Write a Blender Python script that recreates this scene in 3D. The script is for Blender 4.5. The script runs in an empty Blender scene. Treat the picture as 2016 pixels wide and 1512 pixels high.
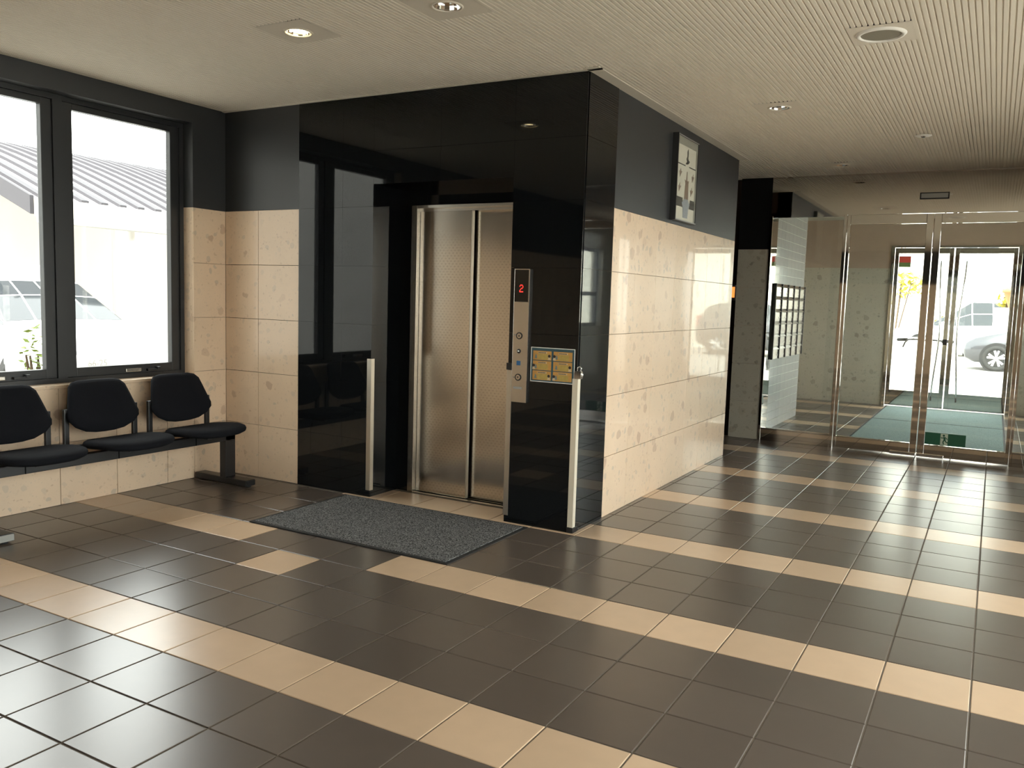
import bpy, bmesh, math, random
from mathutils import Vector, Matrix
random.seed(7)
S = bpy.context.scene
COL = S.collection
PI = math.pi

# ------------------------------------------------------------------ camera
cam_d = bpy.data.cameras.new('camera')
cam = bpy.data.objects.new('camera', cam_d); COL.objects.link(cam)
cam_d.sensor_fit = 'HORIZONTAL'; cam_d.sensor_width = 36.0
cam_d.lens = 1665.78 / 2016 * 36.0
cam_d.clip_start = 0.05; cam_d.clip_end = 300
_r = Vector((0.8680, 0.4956, 0.0304)).normalized()
_f = Vector((-0.4907, 0.8655, -0.1004)).normalized()
_u = _r.cross(_f).normalized(); _r = _f.cross(_u).normalized()
M = Matrix.Identity(4)
for k in range(3):
    M[k][0] = _r[k]; M[k][1] = _u[k]; M[k][2] = -_f[k]
M.translation = Vector((2.0764, -3.5716, 1.3885))
cam.matrix_world = M
S.camera = cam

# ------------------------------------------------------------------ world, sun, exposure
W = bpy.data.worlds.new('sky'); S.world = W; W.use_nodes = True
nt = W.node_tree
nt.nodes['Background'].inputs[0].default_value = (1.0, 0.985, 0.96, 1)
nt.nodes['Background'].inputs[1].default_value = 7.5
sun_d = bpy.data.lights.new('sun', 'SUN'); sun_d.energy = 14; sun_d.angle = math.radians(1.5)
sun_d.color = (1.0, 0.93, 0.82)
sun = bpy.data.objects.new('sun', sun_d); COL.objects.link(sun)
sun.rotation_euler = Vector((0.02, 0.75, -0.70)).to_track_quat('-Z', 'Y').to_euler()
S.view_settings.view_transform = 'Standard'; S.view_settings.look = 'None'
S.view_settings.exposure = 0.3; S.view_settings.gamma = 1.0
S.view_settings.use_curve_mapping = False
S.cycles.max_bounces = 10; S.cycles.diffuse_bounces = 5; S.cycles.glossy_bounces = 5
S.cycles.transparent_max_bounces = 16; S.cycles.transmission_bounces = 6
S.cycles.caustics_reflective = False; S.cycles.caustics_refractive = False
S.cycles.sample_clamp_indirect = 6.0
S.cycles.use_denoising = True

# ------------------------------------------------------------------ materials
def newmat(name):
    m = bpy.data.materials.new(name); m.use_nodes = True
    return m, m.node_tree, m.node_tree.nodes['Principled BSDF']
def pbr(name, col, rough=0.5, metal=0.0, spec=0.5, coat=0.0, coatr=0.05, emit=None, es=0.0, bump=0.0, bscale=50.0, vary=0.0):
    m, t, b = newmat(name)
    b.inputs['Base Color'].default_value = (*col, 1); b.inputs['Roughness'].default_value = rough
    b.inputs['Metallic'].default_value = metal; b.inputs['Specular IOR Level'].default_value = spec
    b.inputs['Coat Weight'].default_value = coat; b.inputs['Coat Roughness'].default_value = coatr
    if emit:
        b.inputs['Emission Color'].default_value = (*emit, 1); b.inputs['Emission Strength'].default_value = es
    if bump or vary:
        tc = t.nodes.new('ShaderNodeTexCoord'); n = t.nodes.new('ShaderNodeTexNoise')
        n.inputs['Scale'].default_value = bscale; n.inputs['Detail'].default_value = 4
        t.links.new(tc.outputs['Object'], n.inputs['Vector'])
        if bump:
            bp = t.nodes.new('ShaderNodeBump'); bp.inputs['Strength'].default_value = bump; bp.inputs['Distance'].default_value = 0.01
            t.links.new(n.outputs['Fac'], bp.inputs['Height']); t.links.new(bp.outputs[0], b.inputs['Normal'])
        if vary:
            mx = t.nodes.new('ShaderNodeMix'); mx.data_type = 'RGBA'
            mx.inputs[6].default_value = (*[c * (1 - vary) for c in col], 1); mx.inputs[7].default_value = (*[min(1, c * (1 + vary)) for c in col], 1)
            t.links.new(n.outputs['Fac'], mx.inputs[0]); t.links.new(mx.outputs[2], b.inputs['Base Color'])
    return m
def tile_mat(name, col):
    m, t, b = newmat(name)
    geo = t.nodes.new('ShaderNodeNewGeometry'); oi = t.nodes.new('ShaderNodeObjectInfo')
    n1 = t.nodes.new('ShaderNodeTexNoise'); n1.inputs['Scale'].default_value = 11; n1.inputs['Detail'].default_value = 2
    n2 = t.nodes.new('ShaderNodeTexNoise'); n2.inputs['Scale'].default_value = 45; n2.inputs['Detail'].default_value = 3
    t.links.new(geo.outputs['Position'], n1.inputs['Vector']); t.links.new(geo.outputs['Position'], n2.inputs['Vector'])
    mx = t.nodes.new('ShaderNodeMix'); mx.data_type = 'RGBA'
    mx.inputs[6].default_value = (*[c * 0.93 for c in col], 1); mx.inputs[7].default_value = (*[c * 1.07 for c in col], 1)
    t.links.new(n1.outputs['Fac'], mx.inputs[0])
    hv = t.nodes.new('ShaderNodeHueSaturation')
    mr = t.nodes.new('ShaderNodeMapRange'); mr.inputs[3].default_value = 0.9; mr.inputs[4].default_value = 1.1
    t.links.new(oi.outputs['Random'], mr.inputs[0]); t.links.new(mr.outputs[0], hv.inputs['Value'])
    t.links.new(mx.outputs[2], hv.inputs['Color']); t.links.new(hv.outputs[0], b.inputs['Base Color'])
    b.inputs['Roughness'].default_value = 0.28
    b.inputs['Specular IOR Level'].default_value = 0.85
    return m
def marble_mat(name, base, chip1, chip2, rough=0.35, coat=0.45):
    m, t, b = newmat(name)
    geo = t.nodes.new('ShaderNodeNewGeometry')
    wn = t.nodes.new('ShaderNodeTexNoise'); wn.inputs['Scale'].default_value = 14; wn.inputs['Detail'].default_value = 3
    t.links.new(geo.outputs['Position'], wn.inputs['Vector'])
    ad = t.nodes.new('ShaderNodeMix'); ad.data_type = 'VECTOR'; ad.inputs[0].default_value = 0.06
    t.links.new(geo.outputs['Position'], ad.inputs[4]); t.links.new(wn.outputs['Color'], ad.inputs[5])
    prev = None
    col = t.nodes.new('ShaderNodeMix'); col.data_type = 'RGBA'
    col.inputs[6].default_value = (*[c * 0.93 for c in base], 1); col.inputs[7].default_value = (*[c * 1.07 for c in base], 1)
    n0 = t.nodes.new('ShaderNodeTexNoise'); n0.inputs['Scale'].default_value = 5; n0.inputs['Detail'].default_value = 6
    t.links.new(geo.outputs['Position'], n0.inputs['Vector']); t.links.new(n0.outputs['Fac'], col.inputs[0])
    prev = col.outputs[2]
    for sc, sz, cc, th, st in ((9, 0.34, chip1, 0.76, 0.55), (17, 0.34, chip2, 0.68, 0.6), (38, 0.34, chip1, 0.72, 0.4), (75, 0.36, chip2, 0.7, 0.3)):
        v = t.nodes.new('ShaderNodeTexVoronoi'); v.inputs['Scale'].default_value = sc
        t.links.new(ad.outputs[1], v.inputs['Vector'])
        lt = t.nodes.new('ShaderNodeMapRange'); lt.inputs[1].default_value = sz; lt.inputs[2].default_value = sz - 0.06
        t.links.new(v.outputs['Distance'], lt.inputs[0])
        sp = t.nodes.new('ShaderNodeSeparateColor'); t.links.new(v.outputs['Color'], sp.inputs[0])
        gt = t.nodes.new('ShaderNodeMath'); gt.operation = 'GREATER_THAN'; gt.inputs[1].default_value = th
        t.links.new(sp.outputs[0], gt.inputs[0])
        mu = t.nodes.new('ShaderNodeMath'); mu.operation = 'MULTIPLY'
        t.links.new(lt.outputs[0], mu.inputs[0]); t.links.new(gt.outputs[0], mu.inputs[1])
        m2 = t.nodes.new('ShaderNodeMath'); m2.operation = 'MULTIPLY'
        t.links.new(mu.outputs[0], m2.inputs[0])
        m3 = t.nodes.new('ShaderNodeMath'); m3.operation = 'MULTIPLY'; m3.inputs[1].default_value = st
        t.links.new(sp.outputs[1], m3.inputs[0]); t.links.new(m3.outputs[0], m2.inputs[1])
        mx = t.nodes.new('ShaderNodeMix'); mx.data_type = 'RGBA'
        mx.inputs[7].default_value = (*cc, 1)
        t.links.new(prev, mx.inputs[6]); t.links.new(m2.outputs[0], mx.inputs[0]); prev = mx.outputs[2]
    t.links.new(prev, b.inputs['Base Color'])
    b.inputs['Roughness'].default_value = rough
    b.inputs['Coat Weight'].default_value = coat; b.inputs['Coat Roughness'].default_value = 0.03
    return m
def glass_mat(name, tint=(0.93, 0.96, 0.95), refl=1.0):
    m = bpy.data.materials.new(name); m.use_nodes = True; t = m.node_tree
    t.nodes.remove(t.nodes['Principled BSDF']); out = t.nodes['Material Output']
    tr = t.nodes.new('ShaderNodeBsdfTransparent'); tr.inputs[0].default_value = (*tint, 1)
    gl = t.nodes.new('ShaderNodeBsdfGlossy'); gl.inputs['Roughness'].default_value = 0.0
    lw = t.nodes.new('ShaderNodeLayerWeight'); lw.inputs[0].default_value = 0.5
    pw = t.nodes.new('ShaderNodeMath'); pw.operation = 'POWER'; pw.inputs[1].default_value = 5.0
    fr = t.nodes.new('ShaderNodeMath'); fr.operation = 'MULTIPLY_ADD'; fr.inputs[1].default_value = 0.96; fr.inputs[2].default_value = 0.04
    t.links.new(lw.outputs['Facing'], pw.inputs[0]); t.links.new(pw.outputs[0], fr.inputs[0])
    mx = t.nodes.new('ShaderNodeMixShader')
    t.links.new(fr.outputs[0], mx.inputs[0]); t.links.new(tr.outputs[0], mx.inputs[1]); t.links.new(gl.outputs[0], mx.inputs[2])
    t.links.new(mx.outputs[0], out.inputs[0])
    return m
def emis(name, col, s):
    return pbr(name, (0.02, 0.02, 0.02), 0.5, emit=col, es=s)
def steel_dots(name):
    m, t, b = newmat(name)
    b.inputs['Metallic'].default_value = 1; b.inputs['Base Color'].default_value = (0.66, 0.60, 0.52, 1)
    tc = t.nodes.new('ShaderNodeNewGeometry')
    mp = t.nodes.new('ShaderNodeMapping'); mp.inputs['Scale'].default_value = (1 / 0.03, 0, 1 / 0.018)
    t.links.new(tc.outputs['Position'], mp.inputs['Vector'])
    br = t.nodes.new('ShaderNodeTexBrick'); br.inputs['Scale'].default_value = 1
    br.inputs['Mortar Size'].default_value = 0.36; br.inputs['Mortar Smooth'].default_value = 0.3
    br.inputs['Brick Width'].default_value = 1.0; br.inputs['Row Height'].default_value = 1.0
    sx = t.nodes.new('ShaderNodeSeparateXYZ'); cx = t.nodes.new('ShaderNodeCombineXYZ')
    t.links.new(mp.outputs[0], sx.inputs[0]); t.links.new(sx.outputs[0], cx.inputs[0]); t.links.new(sx.outputs[2], cx.inputs[1])
    t.links.new(cx.outputs[0], br.inputs['Vector'])
    n = t.nodes.new('ShaderNodeTexNoise'); n.inputs['Scale'].default_value = 3
    mr = t.nodes.new('ShaderNodeMapRange'); mr.inputs[3].default_value = 0.235; mr.inputs[4].default_value = 0.20
    t.links.new(br.outputs['Fac'], mr.inputs[0]); t.links.new(mr.outputs[0], b.inputs['Roughness'])
    mx = t.nodes.new('ShaderNodeMix'); mx.data_type = 'RGBA'
    mx.inputs[6].default_value = (0.55, 0.49, 0.42, 1); mx.inputs[7].default_value = (0.66, 0.60, 0.52, 1)
    t.links.new(br.outputs['Fac'], mx.inputs[0]); t.links.new(mx.outputs[2], b.inputs['Base Color'])
    return m
def carpet_mat(name, c1, c2, scale=130):
    m, t, b = newmat(name)
    geo = t.nodes.new('ShaderNodeNewGeometry'); n = t.nodes.new('ShaderNodeTexNoise'); n.inputs['Scale'].default_value = scale
    n.inputs['Detail'].default_value = 2
    t.links.new(geo.outputs['Position'], n.inputs['Vector'])
    cr = t.nodes.new('ShaderNodeValToRGB'); cr.color_ramp.elements[0].position = 0.36; cr.color_ramp.elements[1].position = 0.66
    cr.color_ramp.elements[0].color = (*c1, 1); cr.color_ramp.elements[1].color = (*c2, 1)
    t.links.new(n.outputs['Fac'], cr.inputs[0]); t.links.new(cr.outputs[0], b.inputs['Base Color'])
    b.inputs['Roughness'].default_value = 0.95; b.inputs['Specular IOR Level'].default_value = 0.0
    bp = t.nodes.new('ShaderNodeBump'); bp.inputs['Strength'].default_value = 0.5; bp.inputs['Distance'].default_value = 0.004
    t.links.new(n.outputs['Fac'], bp.inputs['Height']); t.links.new(bp.outputs[0], b.inputs['Normal'])
    return m

m_tile_d = tile_mat('dark_tile', (0.092, 0.073, 0.060))
m_tile_l = tile_mat('light_tile', (0.52, 0.375, 0.25))
m_grout = pbr('grout', (0.14, 0.115, 0.09), 0.8, vary=0.2, bscale=30)
m_marble = marble_mat('polished_marble', (0.69, 0.525, 0.37), (0.36, 0.22, 0.15), (0.42, 0.36, 0.29))
m_grey_marble = marble_mat('grey_marble', (0.60, 0.545, 0.445), (0.26, 0.19, 0.14), (0.25, 0.235, 0.20), 0.4, 0.3)
m_shaded_marble = marble_mat('shaded_marble', (0.30, 0.27, 0.215), (0.10, 0.07, 0.05), (0.12, 0.11, 0.09), 0.4, 0.2)  # marble with the pilaster's shade put into its base colour
m_joint = pbr('stone_joint', (0.36, 0.28, 0.21), 0.8)
m_granite = pbr('black_granite', (0.005, 0.006, 0.007), 0.03, spec=0.38)
m_granite_joint = pbr('granite_joint', (0.004, 0.004, 0.004), 0.6, spec=0.2)
m_charcoal = pbr('charcoal_paint', (0.025, 0.0265, 0.028), 0.42, vary=0.08, bscale=3)
m_ceil = pbr('ceiling_board', (0.66, 0.615, 0.53), 0.9, spec=0.2)
m_ceil_flat = pbr('ceiling_smooth', (0.62, 0.575, 0.495), 0.85, spec=0.2, vary=0.05, bscale=120)
m_pink = pbr('pinkish_plaster', (0.54, 0.40, 0.31), 0.8, vary=0.06, bscale=8)
m_mirror = pbr('mirror_steel', (0.60, 0.575, 0.535), 0.035, metal=1.0)
m_hair = pbr('hairline_steel', (0.62, 0.585, 0.53), 0.26, metal=1.0)
m_guard = pbr('guard_steel', (0.70, 0.66, 0.58), 0.34, metal=1.0)
m_dots = steel_dots('dotted_steel')
m_chrome = pbr('chrome', (0.85, 0.85, 0.84), 0.06, metal=1.0)
m_winframe = pbr('dark_bronze_aluminium', (0.020, 0.021, 0.022), 0.35, spec=0.5)
m_glass = glass_mat('clear_glass')
m_black = pbr('black_plastic', (0.010, 0.010, 0.011), 0.45)
m_blackmetal = pbr('black_metal', (0.012, 0.012, 0.013), 0.35)
m_fabric = pbr('black_fabric', (0.008, 0.0085, 0.011), 0.95, spec=0.12, bump=0.3, bscale=500)
m_mat = carpet_mat('grey_mat', (0.028, 0.028, 0.029), (0.20, 0.20, 0.20))
m_rubber = pbr('black_rubber', (0.008, 0.008, 0.008), 0.7)
m_teal = carpet_mat('green_mat', (0.25, 0.32, 0.31), (0.42, 0.51, 0.49), 160)
m_white = pbr('white_paint', (0.78, 0.77, 0.73), 0.5)
m_white_tile = pbr('white_tile', (0.66, 0.66, 0.65), 0.12, coat=0.5, vary=0.05, bscale=12)
m_white_grout = pbr('white_grout', (0.80, 0.79, 0.76), 0.8)
m_slot = pbr('shadow_gap', (0.004, 0.004, 0.004), 0.8, spec=0.1)
m_red_led = emis('red_led', (1.0, 0.03, 0.02), 1.6)
m_screen = pbr('black_screen', (0.006, 0.006, 0.006), 0.12)
m_green = pbr('sign_green', (0.004, 0.085, 0.04), 0.4)
m_signwhite = pbr('sign_white', (0.55, 0.62, 0.50), 0.4)
m_blue = pbr('sign_blue', (0.02, 0.10, 0.24), 0.4)
m_grey = pbr('grey_paint', (0.30, 0.30, 0.28), 0.5)
m_orange_lamp = emis('orange_lamp', (1.0, 0.28, 0.05), 1.2)
m_bulb = emis('warm_bulb', (1.0, 0.80, 0.42), 30)
m_dark_tile = pbr('dark_wall_tile', (0.03, 0.020, 0.014), 0.2)
m_concrete = pbr('concrete', (0.42, 0.41, 0.39), 0.9, vary=0.12, bscale=2)
m_asphalt = pbr('pale_asphalt', (0.40, 0.385, 0.36), 0.95, vary=0.1, bscale=1.5)
m_plaster_out = pbr('outdoor_plaster', (0.74, 0.71, 0.64), 0.9)
m_leaf = pbr('leaf', (0.16, 0.22, 0.035), 0.6, vary=0.4, bscale=4)
m_leaf2 = pbr('yellow_leaf', (0.42, 0.38, 0.05), 0.6, vary=0.35, bscale=4)
m_wood = pbr('bark', (0.10, 0.07, 0.045), 0.9)
m_terra = pbr('terracotta', (0.50, 0.19, 0.08), 0.8)
m_car_silver = pbr('silver_paint', (0.055, 0.055, 0.064), 0.3, metal=0.4, coat=1.0)
m_car_white = pbr('white_car_paint', (0.75, 0.76, 0.78), 0.3, coat=1.0)
m_car_grey = pbr('grey_car_paint', (0.22, 0.225, 0.23), 0.3, metal=0.3, coat=1.0)
m_car_glass = pbr('car_glass', (0.03, 0.035, 0.04), 0.05)
m_tyre = pbr('tyre', (0.02, 0.02, 0.02), 0.8)
m_rim = pbr('alloy_rim', (0.62, 0.62, 0.63), 0.3, metal=0.7)
m_lamp_red = pbr('red_lens', (0.35, 0.01, 0.01), 0.2)
m_lamp_clear = pbr('clear_lens', (0.6, 0.62, 0.64), 0.15)
m_sheet = pbr('roof_sheet', (0.62, 0.61, 0.64), 0.5)
m_rib = pbr('roof_rib', (0.035, 0.033, 0.04), 0.7)
m_poster = pbr('poster_blue', (0.035, 0.085, 0.11), 0.35)
m_poster_o = pbr('poster_orange', (0.50, 0.27, 0.075), 0.35, vary=0.25, bscale=40)
m_poster_y = pbr('poster_ochre', (0.42, 0.31, 0.09), 0.35, vary=0.2, bscale=60)
m_poster_d = pbr('poster_dark', (0.035, 0.022, 0.02), 0.4)
m_poster_c = pbr('poster_cream', (0.55, 0.45, 0.30), 0.4)
m_poster_g = pbr('poster_slate', (0.16, 0.21, 0.20), 0.4)
m_art = pbr('art_cream', (0.60, 0.59, 0.50), 0.25, vary=0.06, bscale=14)
m_art_grey = pbr('art_grey', (0.26, 0.26, 0.22), 0.3)
m_art_dk = pbr('art_dark', (0.06, 0.06, 0.052), 0.3)
m_art_br = pbr('art_brown', (0.20, 0.15, 0.115), 0.3)
m_art_bl = pbr('art_bluegrey', (0.26, 0.29, 0.31), 0.3, vary=0.3, bscale=90)

def paper_mat(name, col):
    m, t, b = newmat(name)
    tl = t.nodes.new('ShaderNodeBsdfTranslucent'); tl.inputs[0].default_value = (*col, 1)
    b.inputs['Base Color'].default_value = (*col, 1); b.inputs['Roughness'].default_value = 0.7
    mx = t.nodes.new('ShaderNodeMixShader'); mx.inputs[0].default_value = 0.6
    t.links.new(b.outputs[0], mx.inputs[1]); t.links.new(tl.outputs[0], mx.inputs[2]); t.links.new(mx.outputs[0], t.nodes['Material Output'].inputs[0])
    return m
m_notice_r = paper_mat('notice_red', (0.50, 0.16, 0.13)); m_notice_g = paper_mat('notice_green', (0.22, 0.27, 0.14))

# ------------------------------------------------------------------ geometry helpers
def bm_box(bm, lo, hi, bev=0.0):
    x0, y0, z0 = lo; x1, y1, z1 = hi
    vs = [bm.verts.new(p) for p in ((x0,y0,z0),(x1,y0,z0),(x1,y1,z0),(x0,y1,z0),(x0,y0,z1),(x1,y0,z1),(x1,y1,z1),(x0,y1,z1))]
    fs = [bm.faces.new([vs[i] for i in q]) for q in ((0,3,2,1),(4,5,6,7),(0,1,5,4),(1,2,6,5),(2,3,7,6),(3,0,4,7))]
    if bev > 0:
        es = list({e for f in fs for e in f.edges})
        bmesh.ops.bevel(bm, geom=es, offset=bev, segments=2, affect='EDGES', profile=0.6)
    return bm
def box(lo, hi, bev=0.0):
    return bm_box(bmesh.new(), lo, hi, bev)
def boxes(lst, bev=0.0):
    bm = bmesh.new()
    for lo, hi in lst:
        b2 = bmesh.new(); bm_box(b2, lo, hi, bev); me = bpy.data.meshes.new('t'); b2.to_mesh(me); b2.free(); bm.from_mesh(me); bpy.data.meshes.remove(me)
    return bm
def tube(pts, r, n=10, cap=True, closed=False, bm=None):
    bm = bm or bmesh.new()
    pts = [Vector(p) for p in pts]; rings = []
    N = len(pts)
    rad = r if isinstance(r, (list, tuple)) else [r] * N
    prev = None
    for i, p in enumerate(pts):
        if closed: d = (pts[(i + 1) % N] - pts[i - 1]).normalized()
        else: d = (pts[min(i + 1, N - 1)] - pts[max(i - 1, 0)]).normalized()
        if prev is None:
            a = Vector((0, 0, 1)) if abs(d.z) < 0.9 else Vector((1, 0, 0))
            u = d.cross(a).normalized()
        else:
            u = (prev - d * prev.dot(d)).normalized()
        prev = u; v = d.cross(u)
        rings.append([bm.verts.new(p + rad[i] * (math.cos(2 * PI * k / n) * u + math.sin(2 * PI * k / n) * v)) for k in range(n)])
    for i in range(N if closed else N - 1):
        a, b = rings[i], rings[(i + 1) % N]
        for k in range(n): bm.faces.new((a[k], a[(k + 1) % n], b[(k + 1) % n], b[k]))
    if cap and not closed:
        bm.faces.new(rings[0][::-1]); bm.faces.new(rings[-1])
    bmesh.ops.recalc_face_normals(bm, faces=bm.faces)
    return bm
def lathe(prof, n=32, axis='z', c=(0, 0, 0), closed=False):
    bm = bmesh.new(); rings = []
    def P(r, h, a):
        x, y = r * math.cos(a), r * math.sin(a)
        v = {'z': (x, y, h), 'y': (x, h, y), 'x': (h, x, y)}[axis]
        return (v[0] + c[0], v[1] + c[1], v[2] + c[2])
    for r, h in prof:
        if r < 1e-6: rings.append([bm.verts.new(P(0, h, 0))])
        else: rings.append([bm.verts.new(P(r, h, 2 * PI * k / n)) for k in range(n)])
    L = len(rings)
    for i in range(L if closed else L - 1):
        a, b = rings[i], rings[(i + 1) % L]
        for k in range(n):
            k2 = (k + 1) % n
            if len(a) == 1 and len(b) == 1: continue
            if len(a) == 1: bm.faces.new((a[0], b[k2], b[k]))
            elif len(b) == 1: bm.faces.new((a[k], a[k2], b[0]))
            else: bm.faces.new((a[k], a[k2], b[k2], b[k]))
    bmesh.ops.recalc_face_normals(bm, faces=bm.faces)
    return bm
def prism(pts2, h0, h1, plane='xz', bm=None):
    """extrude 2-D outline; plane 'xz' -> depth is y; 'yz' -> depth is x; 'xy' -> depth is z"""
    bm = bm or bmesh.new()
    def P(a, b, h): return {'xz': (a, h, b), 'yz': (h, a, b), 'xy': (a, b, h)}[plane]
    A = [bm.verts.new(P(a, b, h0)) for a, b in pts2]; B = [bm.verts.new(P(a, b, h1)) for a, b in pts2]
    n = len(A)
    bm.faces.new(A[::-1]); bm.faces.new(B)
    for k in range(n): bm.faces.new((A[k], A[(k + 1) % n], B[(k + 1) % n], B[k]))
    bmesh.ops.recalc_face_normals(bm, faces=bm.faces)
    return bm
def obj(name, bm, mat, parent=None, smooth=False, label=None, cat=None, group=None, kind=None):
    me = bpy.data.meshes.new(name)
    if parent is not None and parent.type == 'EMPTY' or (parent is not None):
        off = world_loc(parent)
        bmesh.ops.translate(bm, verts=bm.verts, vec=-off)
    bm.to_mesh(me); bm.free()
    for m in (mat if isinstance(mat, (list, tuple)) else [mat]): me.materials.append(m)
    if smooth:
        for p in me.polygons: p.use_smooth = True
    o = bpy.data.objects.new(name, me); COL.objects.link(o)
    if parent is not None: o.parent = parent
    tag(o, label, cat, group, kind)
    return o
def world_loc(o):
    v = Vector((0, 0, 0))
    while o is not None: v += Vector(o.location); o = o.parent
    return v
def tag(o, label=None, cat=None, group=None, kind=None):
    if label: o['label'] = label
    if cat: o['category'] = cat
    if group: o['group'] = group
    if kind: o['kind'] = kind
    return o
def thing(name, loc, label, cat, group=None, kind=None):
    o = bpy.data.objects.new(name, None); o.empty_display_size = 0.1; COL.objects.link(o)
    o.location = loc
    return tag(o, label, cat, group, kind)
def inst(name, me, parent, loc, rot=None, scale=None):
    o = bpy.data.objects.new(name, me); COL.objects.link(o); o.parent = parent
    o.location = Vector(loc) - world_loc(parent)
    if rot: o.rotation_euler = rot
    if scale: o.scale = scale
    return o
def mesh_of(name, bm, mat, smooth=False):
    me = bpy.data.meshes.new(name); bm.to_mesh(me); bm.free()
    for m in (mat if isinstance(mat, (list, tuple)) else [mat]): me.materials.append(m)
    if smooth:
        for p in me.polygons: p.use_smooth = True
    return me
def rrect(w, h, r, n=6, cx=0.0, cy=0.0):
    pts = []
    for sx, sy, a0 in ((1, 1, 0), (-1, 1, PI / 2), (-1, -1, PI), (1, -1, 3 * PI / 2)):
        for k in range(n + 1):
            a = a0 + PI / 2 * k / n
            pts.append((cx + sx * (w / 2 - r) + r * math.cos(a), cy + sy * (h / 2 - r) + r * math.sin(a)))
    return pts

# ------------------------------------------------------------------ room dimensions
T = 0.3
ZC = 2.69            # ceiling
XL = -2.98           # window wall
YF = 0.93            # elevator wall face
XS = -0.035          # marble side wall face
YE = 4.17            # end of the side wall
YD = 5.34            # inner glass doors
YO = 9.87            # outer doors
ZM = 1.97            # top of the marble
XR = 3.5             # right-hand wall of the hall
YR = -6.6            # rear wall
RH = ZM / 5
G = 0.0015

# ------------------------------------------------------------------ floor with tiles
floor = obj('floor', box((-3.3, YR - 0.2, -0.25), (XR + 0.2, YO + 0.06, -0.0035)), m_grout,
            label='tiled lobby floor of dark brown tiles with beige rows', cat='floor', kind='structure')
def tile_mesh(name, mat):
    bm = bmesh.new(); a = T / 2 - 0.003; b = a - 0.0022
    lo = [bm.verts.new((x * a, y * a, -0.006)) for x, y in ((-1,-1),(1,-1),(1,1),(-1,1))]
    mi = [bm.verts.new((x * a, y * a, -0.0016)) for x, y in ((-1,-1),(1,-1),(1,1),(-1,1))]
    hi = [bm.verts.new((x * b, y * b, 0)) for x, y in ((-1,-1),(1,-1),(1,1),(-1,1))]
    bm.faces.new(hi)
    for k in range(4):
        k2 = (k + 1) % 4
        bm.faces.new((lo[k], lo[k2], mi[k2], mi[k])); bm.faces.new((mi[k], mi[k2], hi[k2], hi[k]))
    return mesh_of(name, bm, mat)
me_td = tile_mesh('dark_floor_tile', m_tile_d); me_tl = tile_mesh('light_floor_tile', m_tile_l)
def is_light(i, j):
    if (i, j) == (-4, -2): return True
    if j % 4 == 3:
        if j == -1 and -5 <= i < -2: return False
        return True
    return False
MI = M.inverted()
FPX = 1665.78
def proj(p):
    q = MI @ Vector(p)
    if q.z > -0.2: return None
    return (1008 + FPX * q.x / -q.z, 756 - FPX * q.y / -q.z, -q.z)
cells = []
for i in range(-10, 14):
    for j in range(-22, 33):
        x, y = (i + 0.5) * T, (j + 0.5) * T
        if x > XR or y < YR or y > YO + 0.1: continue
        if x < XS - 0.2 and 1.3 < y < YE - 0.2: continue
        if x < -1.8 and 1.0 < y < YE - 0.2: continue
        q = proj((x, y, 0))
        vis = q is not None and -60 < q[0] < 2076 and 500 < q[1] < 1580
        if vis and y > 1.0 and x < XS - 0.02 and not (-1.7 < x < -0.4 and y < 1.3) and y < YE: vis = False
        cells.append((0 if vis else 1, q[2] if q else 99, i, j, x, y))
cells.sort()
rest = {False: bmesh.new(), True: bmesh.new()}
for n_, (nv, d, i, j, x, y) in enumerate(cells):
    L = is_light(i, j)
    if nv == 0 and n_ < 300:
        o = inst('tile', me_tl if L else me_td, floor, (x, y, 0))
        o.location.z += random.uniform(-0.0004, 0.0)
        o.rotation_euler = (random.uniform(-0.0012, 0.0012), random.uniform(-0.0012, 0.0012), 0)
    else:
        bm = rest[L]; n0 = len(bm.verts)
        bm.from_mesh(me_tl if L else me_td); bm.verts.ensure_lookup_table()
        bmesh.ops.translate(bm, verts=bm.verts[n0:], vec=(x, y, 0))
obj('far_dark_tiles', rest[False], m_tile_d, floor, kind='stuff')
obj('far_light_tiles', rest[True], m_tile_l, floor, kind='stuff')

# ------------------------------------------------------------------ ceiling (ribbed board with smooth fitting panels)
PITCH = 0.0257
LIGHTS = [(-1.082, -0.291), (-0.178, -0.295), (0.735, 2.243), (0.745, 4.735)]
SPK = (1.500, 0.892); DET = (1.503, 3.542)
def snap(v): return round(v / PITCH) * PITCH
patches = []
for (x, y) in LIGHTS + [SPK]:
    h = 0.15
    patches.append((snap(x - h), snap(x + h), y - 0.15, y + 0.15))
bm = bmesh.new()
x0c, x1c = -3.2, XR + 0.1
def quad(a, b, c, d): bm.faces.new([bm.verts.new(p) for p in (a, b, c, d)])
k0, k1 = int(math.floor(x0c / PITCH)), int(math.ceil(x1c / PITCH))
for k in range(k0, k1):
    xa = k * PITCH; xb = xa + PITCH * 0.66; xc = xa + PITCH
    iv = [(YR - 0.1, YO + 0.05)]
    for (px0, px1, py0, py1) in patches:
        if xa > px0 - 1e-4 and xc < px1 + 1e-4:
            new = []
            for (a, b) in iv:
                if a < py0 and py1 < b: new += [(a, py0), (py1, b)]
                else: new.append((a, b))
            iv = new
    for (a, b) in iv:
        z, zg = ZC, ZC + 0.0055
        quad((xa, a, z), (xa, b, z), (xb, b, z), (xb, a, z))
        quad((xb, a, z), (xb, b, z), (xb + 0.001, b, zg), (xb + 0.001, a, zg))
        quad((xb + 0.001, a, zg), (xb + 0.001, b, zg), (xc - 0.001, b, zg), (xc - 0.001, a, zg))
        quad((xc - 0.001, a, zg), (xc - 0.001, b, zg), (xc, b, z), (xc, a, z))
ceiling = obj('ceiling', bm, m_ceil, label='ribbed beige acoustic board ceiling over the lobby', cat='ceiling', kind='structure')
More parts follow.
